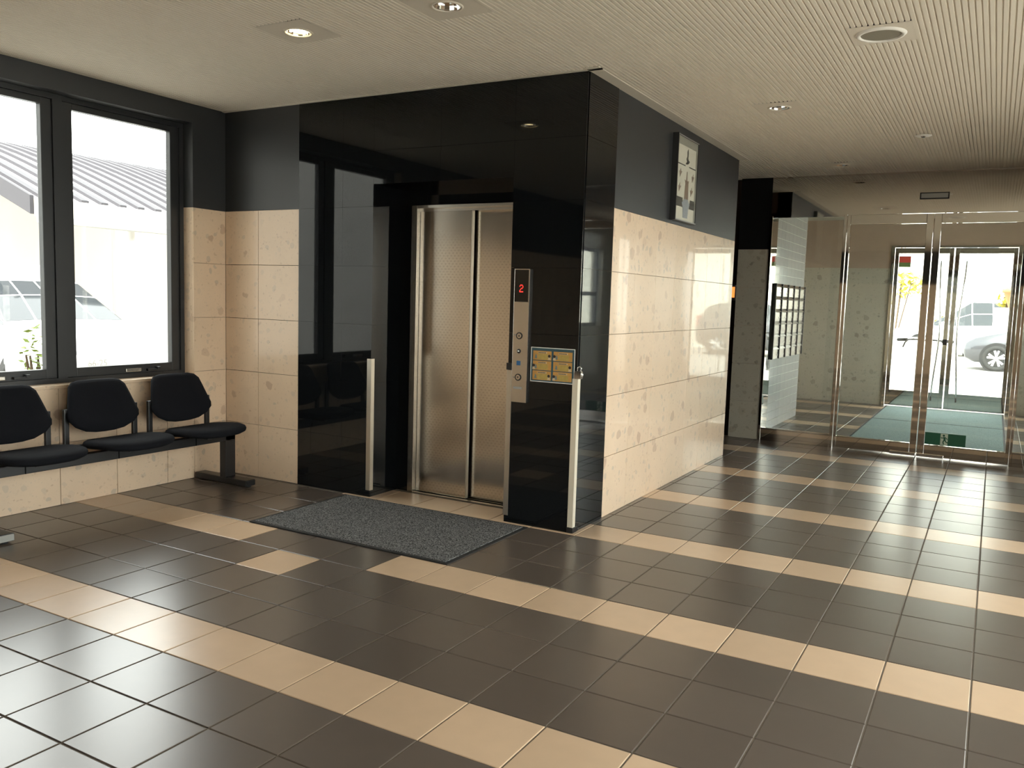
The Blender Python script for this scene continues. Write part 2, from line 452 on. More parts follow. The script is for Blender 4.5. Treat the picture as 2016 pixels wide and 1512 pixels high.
def patch_panel(px0, px1, py0, py1, cx, cy, r):
    bm = bmesh.new(); n = 32
    ring = [bm.verts.new((cx + r * math.cos(2 * PI * k / n), cy + r * math.sin(2 * PI * k / n), ZC - 0.001)) for k in range(n)]
    outer = []
    for k in range(n):
        a = 2 * PI * k / n; c, s = math.cos(a), math.sin(a)
        t = 1e9
        if c > 1e-6: t = min(t, (px1 - cx) / c)
        if c < -1e-6: t = min(t, (px0 - cx) / c)
        if s > 1e-6: t = min(t, (py1 - cy) / s)
        if s < -1e-6: t = min(t, (py0 - cy) / s)
        outer.append(bm.verts.new((cx + t * c, cy + t * s, ZC - 0.001)))
    for k in range(n):
        bm.faces.new((ring[k], ring[(k + 1) % n], outer[(k + 1) % n], outer[k]))
    cs = [bm.verts.new(p) for p in ((px1, py1, ZC - 0.001), (px0, py1, ZC - 0.001), (px0, py0, ZC - 0.001), (px1, py0, ZC - 0.001))]
    for q, c in enumerate(cs):
        a = 4 + 8 * q
        # corner wedge between neighbouring outer points
        for k in range(n):
            u, v = outer[k].co, outer[(k + 1) % n].co
            if (abs(u.x - c.co.x) < 1e-5 and abs(v.y - c.co.y) < 1e-5) or (abs(u.y - c.co.y) < 1e-5 and abs(v.x - c.co.x) < 1e-5):
                if (u - c.co).length > 1e-4 and (v - c.co).length > 1e-4:
                    bm.faces.new((outer[k], outer[(k + 1) % n], c))
    return bm
for (p_, (cx, cy), r) in zip(patches, LIGHTS + [SPK], [0.068] * 4 + [0.11]):
    obj('smooth_panel', patch_panel(*p_, cx, cy, r), m_ceil_flat, ceiling)
# flat margin strips along the walls
obj('margin_strip', box((XS, YF - 0.06, ZC - 0.004), (XS + 0.085, YE, ZC + 0.004)), m_ceil_flat, ceiling)
obj('margin_strip', box((XL, YF - 0.03, ZC - 0.004), (XS + 0.085, YF, ZC + 0.004)), m_ceil_flat, ceiling)
obj('roof_slab', box((-3.4, YR - 0.3, 3.0), (XR + 0.4, YO + 0.4, 3.25)), m_concrete,
    label='flat concrete roof slab above the lobby ceiling', cat='roof', kind='structure')

# ------------------------------------------------------------------ panelled walls
def panels(parent, name, mat, plane, face, us, zs, out, th=0.012):
    G = 0.0004 if mat is m_granite else 0.0015
    """stone panels: us / zs lists of joints; plane 'y' = wall faces along y (u=x), 'x' = faces along x (u=y)"""
    cache = {}
    for a in range(len(us) - 1):
        for c in range(len(zs) - 1):
            w, h = us[a + 1] - us[a], zs[c + 1] - zs[c]
            if w < 0.01 or h < 0.01: continue
            key = (round(w, 3), round(h, 3))
            if key not in cache:
                if plane == 'y': b = box((-w / 2 + G, -th / 2, -h / 2 + G), (w / 2 - G, th / 2, h / 2 - G))
                else: b = box((-th / 2, -w / 2 + G, -h / 2 + G), (th / 2, w / 2 - G, h / 2 - G))
                bmesh.ops.bevel(b, geom=list(b.edges), offset=0.0003 if mat is m_granite else 0.0008, segments=1, affect='EDGES')
                cache[key] = mesh_of(name, b, mat)
            u, z = (us[a] + us[a + 1]) / 2, (zs[c] + zs[c + 1]) / 2
            loc = (u, face - out * th / 2, z) if plane == 'y' else (face - out * th / 2, u, z)
            inst(name, cache[key], parent, loc)
ROWS = [RH * k for k in range(6)]
NX0, NX1, NZ, NY = -1.575, -0.505, 2.115, 1.228      # lift recess

# wall that holds the lift
YB = YF + 0.012
wl = obj('wall_elevator', boxes([((XL - 0.15, YB, 0), (NX0 - 0.012, YB + 0.12, ZC + 0.05)), ((NX1 + 0.012, YB, 0), (XS - 0.012, YB + 0.12, ZC + 0.05)),
        ((NX0 - 0.012, YB, NZ + 0.012), (NX1 + 0.012, YB + 0.12, ZC + 0.05)),
        ((NX0 - 0.16, YB + 0.12, 0), (NX0 - 0.012, NY + 0.25, ZC)), ((NX1 + 0.012, YB + 0.12, 0), (NX1 + 0.16, NY + 0.25, ZC)),
        ((NX0 - 0.012, YB + 0.12, NZ + 0.012), (NX1 + 0.012, NY + 0.25, ZC))]), m_granite_joint,
        label='lift wall with polished black granite beside a marble dado', cat='wall', kind='structure')
panels(wl, 'marble_panel', m_marble, 'y', YF, [XL, -2.64, -2.24], ROWS, -1)
obj('painted_band', box((XL, YF, ZM), (-2.24, YB, ZC)), m_charcoal, wl)
GZ = ROWS + [ZM + 0.36, ZC]
panels(wl, 'granite_panel', m_granite, 'y', YF - 0.004, [-2.24, -1.84, NX0], [0] + ROWS[1:] + [NZ, ZC][0:0] + [2.33, ZC], -1, 0.016)
panels(wl, 'granite_panel', m_granite, 'y', YF - 0.004, [NX1, XS], ROWS + [2.33, ZC], -1, 0.016)
panels(wl, 'granite_panel', m_granite, 'y', YF - 0.004, [NX0, -1.04, NX1], [NZ, 2.33, ZC], -1, 0.016)
panels(wl, 'granite_panel', m_granite, 'x', NX0, [YF + 0.012, NY + 0.02], ROWS + [NZ], 1, 0.012)
panels(wl, 'granite_panel', m_granite, 'x', NX1, [YF + 0.012, NY + 0.02], ROWS + [NZ], -1, 0.012)
obj('soffit_panel', box((NX0, YF + 0.012, NZ), (NX1, NY + 0.02, NZ + 0.012)), m_granite, wl)
obj('recess_panel', boxes([((NX0, NY + 0.008, 0), (-1.476, NY + 0.02, NZ)), ((-0.604, NY + 0.008, 0), (NX1, NY + 0.02, NZ)), ((-1.476, NY + 0.008, 2.005), (-0.604, NY + 0.02, NZ))]), m_granite, wl)

# marble side wall running to the glass doors
ws = obj('wall_side', box((XS - 0.16, YF + 0.016, 0), (XS - 0.012, YE, ZC + 0.05)), m_joint,
         label='polished marble side wall running from lift corner toward glass doors', cat='wall', kind='structure')
panels(ws, 'granite_panel', m_granite, 'x', XS + 0.004, [YF + 0.012, 1.365], ROWS + [2.33, ZC], 1, 0.016)
panels(ws, 'marble_panel', m_marble, 'x', XS, [1.365 + 0.4 * k for k in range(7)] + [YE], ROWS, 1)
obj('painted_band', box((XS - 0.012, 1.365, ZM), (XS, YE, ZC)), m_charcoal, ws)
obj('wall_passage', boxes([((-3.2, YE - 0.01, 0), (XS - 0.012, YE, ZC)), ((-3.2, YD + 0.06, 0), (-0.31, YD + 0.2, ZC)), ((-3.3, YE, 0), (-3.2, YD + 0.2, ZC))]), m_dark_tile,
    label='dark tiled walls of the side passage behind the marble wall', cat='wall', kind='structure')

# pilaster beside the glass screen
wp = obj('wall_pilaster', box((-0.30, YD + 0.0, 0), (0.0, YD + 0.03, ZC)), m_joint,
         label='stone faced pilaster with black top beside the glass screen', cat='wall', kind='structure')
panels(wp, 'marble_panel', m_shaded_marble, 'y', YD - 0.012, [-0.31, 0.008], ROWS, -1)
obj('painted_band', box((-0.31, YD - 0.012, ZM), (0.008, YD, ZC)), m_slot, wp)

# window wall
WY0, WY1, WZ0, WZ1 = -1.24, 0.635, 0.765, 2.56     # opening
WX = XL - 0.10                                      # window plane (room side of frame)
wwl = obj('wall_left', boxes([((XL - 0.20, YR - 0.2, 0), (XL - 0.012, WY0, ZC + 0.3)), ((XL - 0.20, WY1 + 0.012, 0), (XL - 0.012, YF + 0.3, ZC + 0.3)),
        ((XL - 0.20, WY0, 0), (XL - 0.012, WY1, WZ0 - 0.012)), ((XL - 0.20, WY0, WZ1 + 0.012), (XL - 0.012, WY1, ZC + 0.3))]), m_joint,
        label='window wall with marble below and dark paint above', cat='wall', kind='structure')
panels(wwl, 'marble_panel', m_marble, 'x', XL, [WY0] + [-0.8 + 0.4 * k for k in range(4)] + [WY1], [0, 0.394, WZ0], 1)
panels(wwl, 'marble_panel', m_marble, 'x', XL, [WY1, YF], ROWS, 1)
panels(wwl, 'marble_panel', m_marble, 'x', XL, [YR + 0.4 * k for k in range(14)] + [WY0], ROWS, 1)
obj('painted_band', boxes([((XL - 0.012, YR, ZM), (XL, WY0, ZC)), ((XL - 0.012, WY1, ZM), (XL, YF, ZC)), ((XL - 0.012, WY0, WZ1), (XL, WY1, ZC))]), m_charcoal, wwl)
obj('reveal', box((WX - 0.04, WY1, WZ0), (XL - 0.012, WY1 + 0.012, ZM)), m_marble, wwl)
obj('reveal', box((WX - 0.04, WY1, ZM), (XL - 0.012, WY1 + 0.012, WZ1)), m_charcoal, wwl)
obj('reveal', box((WX - 0.04, WY0 - 0.012, WZ0), (XL - 0.012, WY0, ZM)), m_marble, wwl)
obj('reveal', box((WX - 0.04, WY0, WZ1), (XL - 0.012, WY1, WZ1 + 0.012)), m_charcoal, wwl)
obj('sill', box((WX - 0.06, WY0, WZ0 - 0.022), (XL + 0.012, WY1, WZ0), 0.003), m_marble, wwl)

def window_unit(name, y0, y1, label):
    t = thing(name, (WX, (y0 + y1) / 2, WZ0), label, 'window', kind='structure')
    z0, z1 = WZ0, WZ1; d0, d1 = WX - 0.07, WX
    fw = 0.032
    obj('frame_jamb', box((d0, y0, z0), (d1, y0 + fw, z1)), m_winframe, t)
    obj('frame_jamb', box((d0, y1 - fw, z0), (d1, y1, z1)), m_winframe, t)
    obj('frame_head', box((d0, y0 + fw, z1 - fw), (d1, y1 - fw, z1)), m_winframe, t)
    obj('frame_sill', box((d0, y0 + fw, z0), (d1, y1 - fw, z0 + 0.03)), m_winframe, t)
    s0, s1 = d0 + 0.012, d1 - 0.012
    a, b = y0 + fw, y1 - fw; st = 0.07; za, zb = z0 + 0.03, z1 - fw
    obj('sash_stile', box((s0, a, za), (s1, a + st, zb), 0.003), m_winframe, t)
    obj('sash_stile', box((s0, b - st, za), (s1, b, zb), 0.003), m_winframe, t)
    obj('sash_rail', box((s0, a + st, za), (s1, b - st, za + 0.06), 0.003), m_winframe, t)
    obj('sash_rail', box((s0, a + st, zb - 0.04), (s1, b - st, zb), 0.003), m_winframe, t)
    obj('pane', box((s0 + 0.018, a + st, za + 0.06), (s0 + 0.023, b - st, zb - 0.04)), m_glass, t)
    c = (a + b) / 2
    h = obj('handle', boxes([((d1 - 0.012, c - 0.02, za + 0.012), (d1 + 0.006, c + 0.10, za + 0.034))], 0.003), m_hair, t)
    obj('lever', boxes([((d1 - 0.012, c + 0.15, za + 0.010), (d1 + 0.012, c + 0.24, za + 0.026)), ((d1 - 0.012, c + 0.22, za + 0.02), (d1 + 0.022, c + 0.245, za + 0.038))], 0.003), m_black, t)
    return t
window_unit('window_1', -0.3025, WY1, 'dark framed window nearest the lift wall, above the right seat')
window_unit('window_2', WY0, -0.3025, 'dark framed window at the left edge of the picture')

# rear and right-hand walls behind the camera
obj('wall_rear', boxes([((XL - 0.2, YR - 0.2, 0), (XR + 0.2, YR, ZM))]), m_marble, label='marble rear wall of the lobby behind the viewer', cat='wall', kind='structure')
obj('wall_rear_upper', boxes([((XL - 0.2, YR - 0.2, ZM), (XR + 0.2, YR, ZC + 0.3))]), m_charcoal, label='dark painted upper rear wall behind the viewer', cat='wall', kind='structure')
RW = [(-4.6, -2.9), (-2.7, -1.0), (-0.8, 0.9), (1.1, 2.8)]  # unseen windows, added and sized to light the marble and ceiling
segs = [((XR, YR - 0.2, 0), (XR + 0.2, YD + 0.1, 0.15)), ((XR, YR - 0.2, 2.52), (XR + 0.2, YD + 0.1, ZC + 0.3)),
        ((XR, YR - 0.2, 0.15), (XR + 0.2, RW[0][0], 2.52)), ((XR, RW[-1][1], 0.15), (XR + 0.2, YD + 0.1, 2.52))]
for a, b in zip(RW[:-1], RW[1:]): segs.append(((XR, a[1], 0.15), (XR + 0.2, b[0], 2.52)))
obj('wall_right', boxes(segs), m_marble, label='right-hand lobby wall with tall glazed openings added for light, outside the view', cat='wall', kind='structure')
for n_, (a, b) in enumerate(RW):
    t = thing('window_%d' % (10 + n_), (XR + 0.1, (a + b) / 2, 0.25), 'tall fixed window added for light in the unseen right-hand wall, number %d from the rear' % (n_ + 1), 'window', kind='structure')
    obj('frame', boxes([((XR + 0.05, a, 0.15), (XR + 0.12, a + 0.04, 2.52)), ((XR + 0.05, b - 0.04, 0.15), (XR + 0.12, b, 2.52)),
                        ((XR + 0.05, a + 0.04, 2.48), (XR + 0.12, b - 0.04, 2.52)), ((XR + 0.05, a + 0.04, 0.15), (XR + 0.12, b - 0.04, 0.19))]), m_winframe, t)
    obj('pane', box((XR + 0.08, a + 0.04, 0.19), (XR + 0.085, b - 0.04, 2.48)), m_glass, t)

# ------------------------------------------------------------------ inner glass screen and doors
XC = 1.508
obj('trim_1', box((0.008, YD - 0.015, 2.302), (3.01, YD + 0.03, ZC)), m_mirror, label='mirror polished steel transom panel above the glass doors', cat='transom', kind='structure')
obj('trim_2', boxes([((0.008, YD - 0.02, ZC - 0.012), (3.01, YD + 0.035, ZC + 0.0))]), m_hair, label='thin steel cover strip between transom and ceiling', cat='trim', kind='structure')
obj('wall_screen_right', box((3.01, YD - 0.02, 0), (XR, YD + 0.2, ZC)), m_marble, label='stone wall at the right end of the glass screen', cat='wall', kind='structure')
def side_light(name, x0, x1, label):
    t = thing(name, ((x0 + x1) / 2, YD, 0), label, 'glass panel', kind='structure')
    obj('jamb', box((x0, YD - 0.03, 0), (x0 + 0.022, YD + 0.03, 2.302), 0.002), m_mirror, t)
    obj('jamb', box((x1 - 0.03, YD - 0.03, 0), (x1, YD + 0.03, 2.302), 0.002), m_mirror, t)
    obj('bottom_rail', box((x0 + 0.022, YD - 0.025, 0), (x1 - 0.03, YD + 0.025, 0.133), 0.002), m_mirror, t)
    obj('head_rail', box((x0 + 0.022, YD - 0.02, 2.285), (x1 - 0.03, YD + 0.02, 2.302)), m_mirror, t)
    obj('pane', box((x0 + 0.022, YD - 0.004, 0.133), (x1 - 0.03, YD + 0.004, 2.285)), m_glass, t)
side_light('window_3', 0.008, 0.742, 'fixed glass side panel left of the inner double doors')
side_light('window_4', 2.274, 3.01, 'fixed glass side panel right of the inner double doors')
def leaf(name, x0, x1, inner, label, yd=YD, top=2.298, bot=0.125, tr=0.09, stc=0.06, sts=0.03, frame=m_mirror):
    t = thing(name, ((x0 + x1) / 2, yd, 0), label, 'door', kind='structure')
    y0, y1 = yd - 0.022, yd + 0.022
    sl, sr = (sts, stc) if inner == 'r' else (stc, sts)
    obj('stile', box((x0, y0, 0.012), (x0 + sl, y1, top), 0.002), frame, t)
    obj('stile', box((x1 - sr, y0, 0.012), (x1, y1, top), 0.002), frame, t)
    obj('top_rail', box((x0 + sl, y0, top - tr), (x1 - sr, y1, top), 0.002), frame, t)
    obj('bottom_rail', box((x0 + sl, y0, 0.012), (x1 - sr, y1, bot), 0.002), frame, t)
    obj('pane', box((x0 + sl, yd - 0.005, bot), (x1 - sr, yd + 0.005, top - tr)), m_glass, t)
    return t
d2 = leaf('door_1', 0.745, XC - 0.003, 'r', 'left leaf of the inner mirror steel and glass double door')
d3 = leaf('door_2', XC + 0.003, 2.271, 'l', 'right leaf of the inner double door, with the green exit sign')
obj('kick_plate', box((XC - 0.235, YD - 0.045, 0.008), (XC - 0.004, YD - 0.022, 0.038), 0.004), m_chrome, d2)
obj('kick_plate', box((XC + 0.004, YD - 0.045, 0.008), (XC + 0.235, YD - 0.022, 0.038), 0.004), m_chrome, d3)
for dd, sx in ((d2, -1), (d3, 1)):
    pass
# sign holder on the transom
t = thing('sign_holder', (1.492, YD - 0.02, 2.43), 'empty black framed sign holder on the steel transom', 'sign holder')
obj('frame', boxes([((1.37, YD - 0.028, 2.43), (1.617, YD - 0.015, 2.44)), ((1.37, YD - 0.028, 2.483), (1.617, YD - 0.015, 2.492)),
                    ((1.37, YD - 0.028, 2.44), (1.38, YD - 0.015, 2.483)), ((1.607, YD - 0.028, 2.44), (1.617, YD - 0.015, 2.483))]), m_black, t)
obj('plate', box((1.38, YD - 0.022, 2.44), (1.607, YD - 0.015, 2.483)), m_grey, t)
# exit sign
t = thing('exit_sign', (1.738, YD - 0.03, 0.132), 'green exit sign with white running figure low on the door glass', 'exit sign')
obj('plate', box((1.569, YD - 0.017, 0.132), (1.917, YD - 0.006, 0.246), 0.001), m_green, t)
pc = obj('pictogram_panel', box((1.706, YD - 0.0185, 0.136), (1.768, YD - 0.017, 0.242)), m_signwhite, t)
bm = bmesh.new()
def limb(pts, w):
    for (xa, za), (xb, zb) in zip(pts[:-1], pts[1:]):
        dx, dz = xb - xa, zb - za; l = math.hypot(dx, dz); nx, nz = -dz / l * w / 2, dx / l * w / 2
        prism([(xa + nx, za + nz), (xb + nx, zb + nz), (xb - nx, zb - nz), (xa - nx, za - nz)], YD - 0.0195, YD - 0.0185, 'xz', bm)
ox, oz = 1.737, 0.139
prism([(ox - 0.004 + 0.010 * math.cos(2 * PI * k / 12), oz + 0.087 + 0.010 * math.sin(2 * PI * k / 12)) for k in range(12)], YD - 0.0195, YD - 0.0185, 'xz', bm)
limb([(ox + 0.000, oz + 0.074), (ox + 0.006, oz + 0.044)], 0.018)
limb([(ox + 0.006, oz + 0.046), (ox + 0.018, oz + 0.026), (ox + 0.033, oz + 0.022)], 0.010)
limb([(ox + 0.002, oz + 0.046), (ox - 0.008, oz + 0.026), (ox - 0.002, oz + 0.004)], 0.010)
limb([(ox + 0.002, oz + 0.072), (ox + 0.022, oz + 0.062), (ox + 0.026, oz + 0.050)], 0.007)
limb([(ox - 0.002, oz + 0.072), (ox - 0.020, oz + 0.060), (ox - 0.026, oz + 0.070)], 0.007)
obj('running_figure', bm, m_green, pc)

# ------------------------------------------------------------------ vestibule
MX = -0.074; MY0, MY1 = 6.03, 7.66
obj('trim_3', box((MX - 0.2, YD + 0.031, 0), (MX, MY0, ZC)), m_mirror, label='mirror steel panel between pilaster and mailbox wall', cat='trim', kind='structure')
wv = obj('wall_mailbox', box((MX - 0.25, MY0, 0), (MX - 0.008, MY1, ZC)), m_white_grout, label='white tiled wall that holds the mailboxes', cat='wall', kind='structure')
tw, thh = (MY1 - MY0) / 8, 0.1
b = box((-0.004, -tw / 2 + 0.0015, -thh / 2 + 0.0025), (0.004, tw / 2 - 0.0015, thh / 2 - 0.0025)); me_wt = mesh_of('white_tile', b, m_white_tile)
for r in list(range(8)) + list(range(17, 26)):
    for c in range(8):
        zc = (r + 0.5) * thh if r < 8 else 1.645 + (r - 17 + 0.5) * thh
        inst('white_tile', me_wt, wv, (MX - 0.004, MY0 + (c + 0.5) * tw, zc))
# mailboxes
t = thing('mailbox_bank', (MX, (MY0 + MY1) / 2, 0.80), 'bank of steel mailboxes set in the white tiled wall', 'mailboxes')
obj('frame', box((MX - 0.010, MY0, 0.80), (MX + 0.004, MY1, 1.645)), m_black, t)
cw, chh = (MY1 - MY0) / 5, 0.845 / 6
for c in range(6):
    yy = MY0 + c * cw
    obj('divider', box((MX + 0.004, yy - 0.010, 0.80), (MX + 0.026, yy + 0.010, 1.645)), m_black, t)
me_mb = mesh_of('mailbox_door', box((-0.008, -cw / 2 + 0.0105, -chh / 2 + 0.001), (0.010, cw / 2 - 0.0105, chh * 0.24), 0.002), m_hair)
me_fl = mesh_of('mail_flap', prism([(-0.006, chh * 0.25), (0.022, chh * 0.27), (0.004, chh * 0.49), (-0.006, chh * 0.49)], -cw / 2 + 0.0105, cw / 2 - 0.0105, 'xz'), m_hair)
me_lk = mesh_of('lock', lathe([(0, 0.0), (0.010, 0.0), (0.010, 0.005), (0, 0.006)], 12, 'x'), m_chrome)
for c in range(5):
    for r in range(6):
        loc = (MX + 0.004, MY0 + (c + 0.5) * cw, 0.80 + (r + 0.5) * chh)
        d = inst('mailbox_door', me_mb, t, loc)
        inst('mail_flap', me_fl, d, loc); inst('lock', me_lk, d, (loc[0] + 0.010, loc[1] + cw * 0.3, loc[2] - chh * 0.2))
obj('wall_vestibule_left', boxes([((-1.5, MY1 + 0.0, 0), (-1.35, YO, ZC)), ((-1.5, MY1 - 0.15, 0), (MX - 0.25, MY1 - 0.0, ZC))]), m_grey_marble, label='side wall of the vestibule recess behind the mailboxes', cat='wall', kind='structure')
wo = obj('wall_front', boxes([((-1.5, YO, 0), (0.70, YO + 0.2, 1.99)), ((2.32, YO, 0), (XR + 0.2, YO + 0.2, 1.99))]), m_grey_marble, label='grey stone outer wall either side of the entrance doors', cat='wall', kind='structure')
obj('plaster_band', boxes([((-1.5, YO, 1.99), (0.70, YO + 0.2, ZC + 0.3)), ((2.32, YO, 1.99), (XR + 0.2, YO + 0.2, ZC + 0.3)), ((0.70, YO, 2.31), (2.32, YO + 0.2, ZC + 0.3))]), m_pink, wo)
VX = 3.3
obj('wall_vestibule_right', boxes([((VX, YD + 0.2, 0), (VX + 0.2, 5.8, ZC)), ((VX, 8.8, 0), (VX + 0.2, YO, ZC)), ((VX, 5.8, 0), (VX + 0.2, 8.8, 1.0)), ((VX, 5.8, 2.2), (VX + 0.2, 8.8, ZC))]), m_grey_marble,
    label='right wall of the vestibule with a wide window outside the view', cat='wall', kind='structure')
t = thing('window_5', (VX + 0.1, 8.0, 1.0), 'wide window in the right wall of the vestibule', 'window', kind='structure')
obj('frame', boxes([((VX + 0.08, 5.8, 1.0), (VX + 0.14, 5.85, 2.2)), ((VX + 0.08, 8.75, 1.0), (VX + 0.14, 8.8, 2.2)), ((VX + 0.08, 5.85, 1.47), (VX + 0.14, 8.75, 1.53)), ((VX + 0.08, 5.85, 2.15), (VX + 0.14, 8.75, 2.2)), ((VX + 0.08, 5.85, 1.0), (VX + 0.14, 8.75, 1.05))]), m_winframe, t)
obj('pane', box((VX + 0.1, 5.85, 1.05), (VX + 0.105, 8.75, 1.47)), m_glass, t)
obj('pane', box((VX + 0.1, 5.85, 1.53), (VX + 0.105, 8.75, 2.15)), m_glass, t)
# outer doors
obj('trim_4', boxes([((0.70, YO - 0.03, 0), (0.742, YO + 0.1, 2.31)), ((2.276, YO - 0.03, 0), (2.32, YO + 0.1, 2.31)), ((0.742, YO - 0.03, 2.285), (2.276, YO + 0.1, 2.31))], 0.002), m_mirror,
    label='polished steel frame around the outer entrance doors', cat='door frame', kind='structure')
d4 = leaf('door_3', 0.745, XC - 0.008, 'r', 'left leaf of the outer glass entrance door, with the red notice', YO + 0.02, 2.28, 0.235, 0.075, 0.055, 0.05)
d5 = leaf('door_4', XC + 0.008, 2.273, 'l', 'right leaf of the outer glass entrance door', YO + 0.02, 2.28, 0.235, 0.075, 0.055, 0.05)
for dd, xx in ((d4, XC - 0.16), (d5, XC + 0.16)):
    pts = []
    for k in range(17):
        s = k / 16; z = 0.12 + 1.98 * s
        pts.append((xx + (0.05 if xx < XC else -0.05) * math.sin(PI * s) ** 2, YO - 0.02 - 0.06 * min(1, 6 * s, 6 * (1 - s)), z))
    obj('pull_bar', tube(pts, 0.011, 8), m_chrome, dd, True)
obj('lock_case', box((XC - 0.065, YO - 0.012, 0.92), (XC - 0.010, YO + 0.052, 1.0), 0.003), m_black, d4)
t = thing('door_notice', (0.86, YO - 0.01, 1.99), 'small red and green square notice on the outer door glass', 'sticker')
obj('red_half', box((0.80, YO + 0.008, 2.075), (0.955, YO + 0.0145, 2.165)), m_notice_r, t)
obj('green_half', box((0.80, YO + 0.008, 2.01), (0.955, YO + 0.0145, 2.075)), m_notice_g, t)
# entrance mats
for k, (a, b) in enumerate(((5.62, 8.07), (8.08, 9.78))):
    t = thing('entrance_mat', (1.52, (a + b) / 2, 0.0), ['grey green entrance mat nearer the inner doors', 'grey green entrance mat against the outer doors'][k], 'mat', 'entrance mats in the vestibule')
    obj('pile', box((0.80, a + 0.02, 0.0005), (2.245, b - 0.02, 0.009), 0.002), m_teal, t)
    obj('border', boxes([((0.78, a, 0.0005), (2.265, a + 0.02, 0.006)), ((0.78, b - 0.02, 0.0005), (2.265, b, 0.006)), ((0.78, a + 0.02, 0.0005), (0.80, b - 0.02, 0.006)), ((2.245, a + 0.02, 0.0005), (2.265, b - 0.02, 0.006))]), m_rubber, t)

# ------------------------------------------------------------------ lift doors
t = thing('door_5', (-1.04, NY, 0), 'stainless steel two-panel lift door in the black recess', 'lift door', kind='structure')
jx0, jx1 = -1.476, -0.604
obj('jamb', box((jx0, NY - 0.005, 0.0), (jx0 + 0.045, NY + 0.13, 2.005), 0.001), m_hair, t)
obj('jamb', box((jx1 - 0.045, NY - 0.005, 0.0), (jx1, NY + 0.13, 2.005), 0.001), m_hair, t)
obj('head', box((jx0 + 0.045, NY - 0.005, 1.985), (jx1 - 0.045, NY + 0.13, 2.005), 0.001), m_hair, t)
obj('head_track', box((jx0 + 0.045, NY + 0.03, 1.965), (jx1 - 0.045, NY + 0.12, 1.985)), m_hair, t)
obj('door_panel', box((jx0 + 0.047, NY + 0.035, 0.008), (-1.012, NY + 0.062, 1.966), 0.002), m_dots, t)
obj('panel_edge', box((-1.012, NY + 0.036, 0.008), (-1.004, NY + 0.061, 1.966)), m_guard, t)
obj('door_panel', box((-1.02, NY + 0.085, 0.008), (jx1 - 0.047, NY + 0.112, 1.966), 0.002), m_dots, t)
obj('sill_plate', boxes([((jx0 + 0.045, NY + 0.0, -0.001), (jx1 - 0.045, NY + 0.03, 0.003)), ((jx0 + 0.045, NY + 0.066, -0.001), (jx1 - 0.045, NY + 0.08, 0.003))]), m_guard, t)
obj('sill_groove', box((jx0 + 0.045, NY + 0.03, -0.002), (jx1 - 0.045, NY + 0.13, 0.001)), m_slot, t)
obj('shaft_back', box((jx0 - 0.1, NY + 0.14, 0), (jx1 + 0.1, NY + 0.16, 2.2)), m_slot, t)
obj('sticker', box((jx1 - 0.10, NY + 0.083, 1.33), (jx1 - 0.06, NY + 0.085, 1.42)), m_poster_o, t)

# corner guards
def guard(x, y, sx, sy, z0, z1, label, w=0.035, mat=m_guard):
    """L-shaped angle on an outer corner at (x,y); legs run along sx (in x) and sy (in y)"""
    th = 0.004
    t = thing('corner_guard', (x, y, z0), label, 'corner guard', 'steel corner guards at the lift')
    ex, ey = x - sx * th, y - sy * th
    xa, xb = sorted((ex, x + sx * w)); ya, yb = sorted((ey, y))
    obj('flange', box((xa, ya, z0), (xb, yb, z1), 0.0008), mat, t)
    xa, xb = sorted((ex, x)); ya, yb = sorted((y, y + sy * w))
    obj('flange', box((xa, ya, z0), (xb, yb, z1), 0.0008), mat, t)
    return t
YG = YF - 0.0041
guard(NX0 + 0.0002, YG, -1, 1, 0.046, 0.953, 'steel corner guard left of the lift recess', 0.032)
guard(NX1 - 0.0002, YG, 1, 1, 0.043, 0.952, 'steel corner guard right of the lift recess, beside the call panel', 0.03)
guard(XS + 0.0042, YG, -1, 1, 0.035, 0.93, 'pale steel guard on the outer corner under the chrome clip', 0.032, pbr('pale_steel', (0.86, 0.80, 0.66), 0.42, metal=0.55))
t = thing('black_tape', (XS, YF, 0.0), 'black tape wrapped at the foot of the outer corner', 'tape')
obj('tape_band', boxes([((XS - 0.030, YF - 0.0125, 0.004), (XS + 0.0125, YF - 0.0085, 0.034)), ((XS + 0.0085, YF - 0.0085, 0.004), (XS + 0.0125, YF + 0.05, 0.034))]), m_black, t)
obj('tape_end', prism([(YF + 0.05, 0.01), (YF + 0.065, 0.05), (YF + 0.06, 0.01)], XS + 0.009, XS + 0.013, 'yz'), m_black, t)
t = thing('black_tape', (NX1, YF, 0.95), 'black tape at the top of the right recess guard', 'tape')
obj('tape_band', boxes([((NX1 - 0.009, YF - 0.009, 0.954), (NX1 + 0.028, YF - 0.0045, 0.995)), ((NX1 - 0.009, YF - 0.0045, 0.954), (NX1 - 0.0045, YF + 0.03, 0.995))]), m_black, t)
# chrome clip on the outer corner
t = thing('chrome_clip', (XS + 0.012, YF - 0.006, 0.935), 'small chrome bulldog clip above the pale corner guard', 'clip')
cxx, cyy = XS + 0.013, YF - 0.012
obj('body', prism([(cyy - 0.010, 0.932), (cyy + 0.018, 0.932), (cyy + 0.012, 0.978), (cyy - 0.004, 0.978)], cxx - 0.022, cxx + 0.016, 'yz'), m_chrome, t)
obj('loop', tube([(cxx - 0.012, cyy + 0.004, 0.976), (cxx - 0.008, cyy + 0.004, 0.998), (cxx + 0.004, cyy + 0.004, 1.004), (cxx + 0.014, cyy + 0.004, 0.996), (cxx + 0.010, cyy + 0.004, 0.978)], 0.0035, 8), m_chrome, t, True)
obj('lever', tube([(cxx + 0.016, cyy + 0.006, 0.975), (cxx + 0.022, cyy + 0.008, 0.955), (cxx + 0.018, cyy + 0.008, 0.936)], 0.004, 8), m_chrome, t, True)

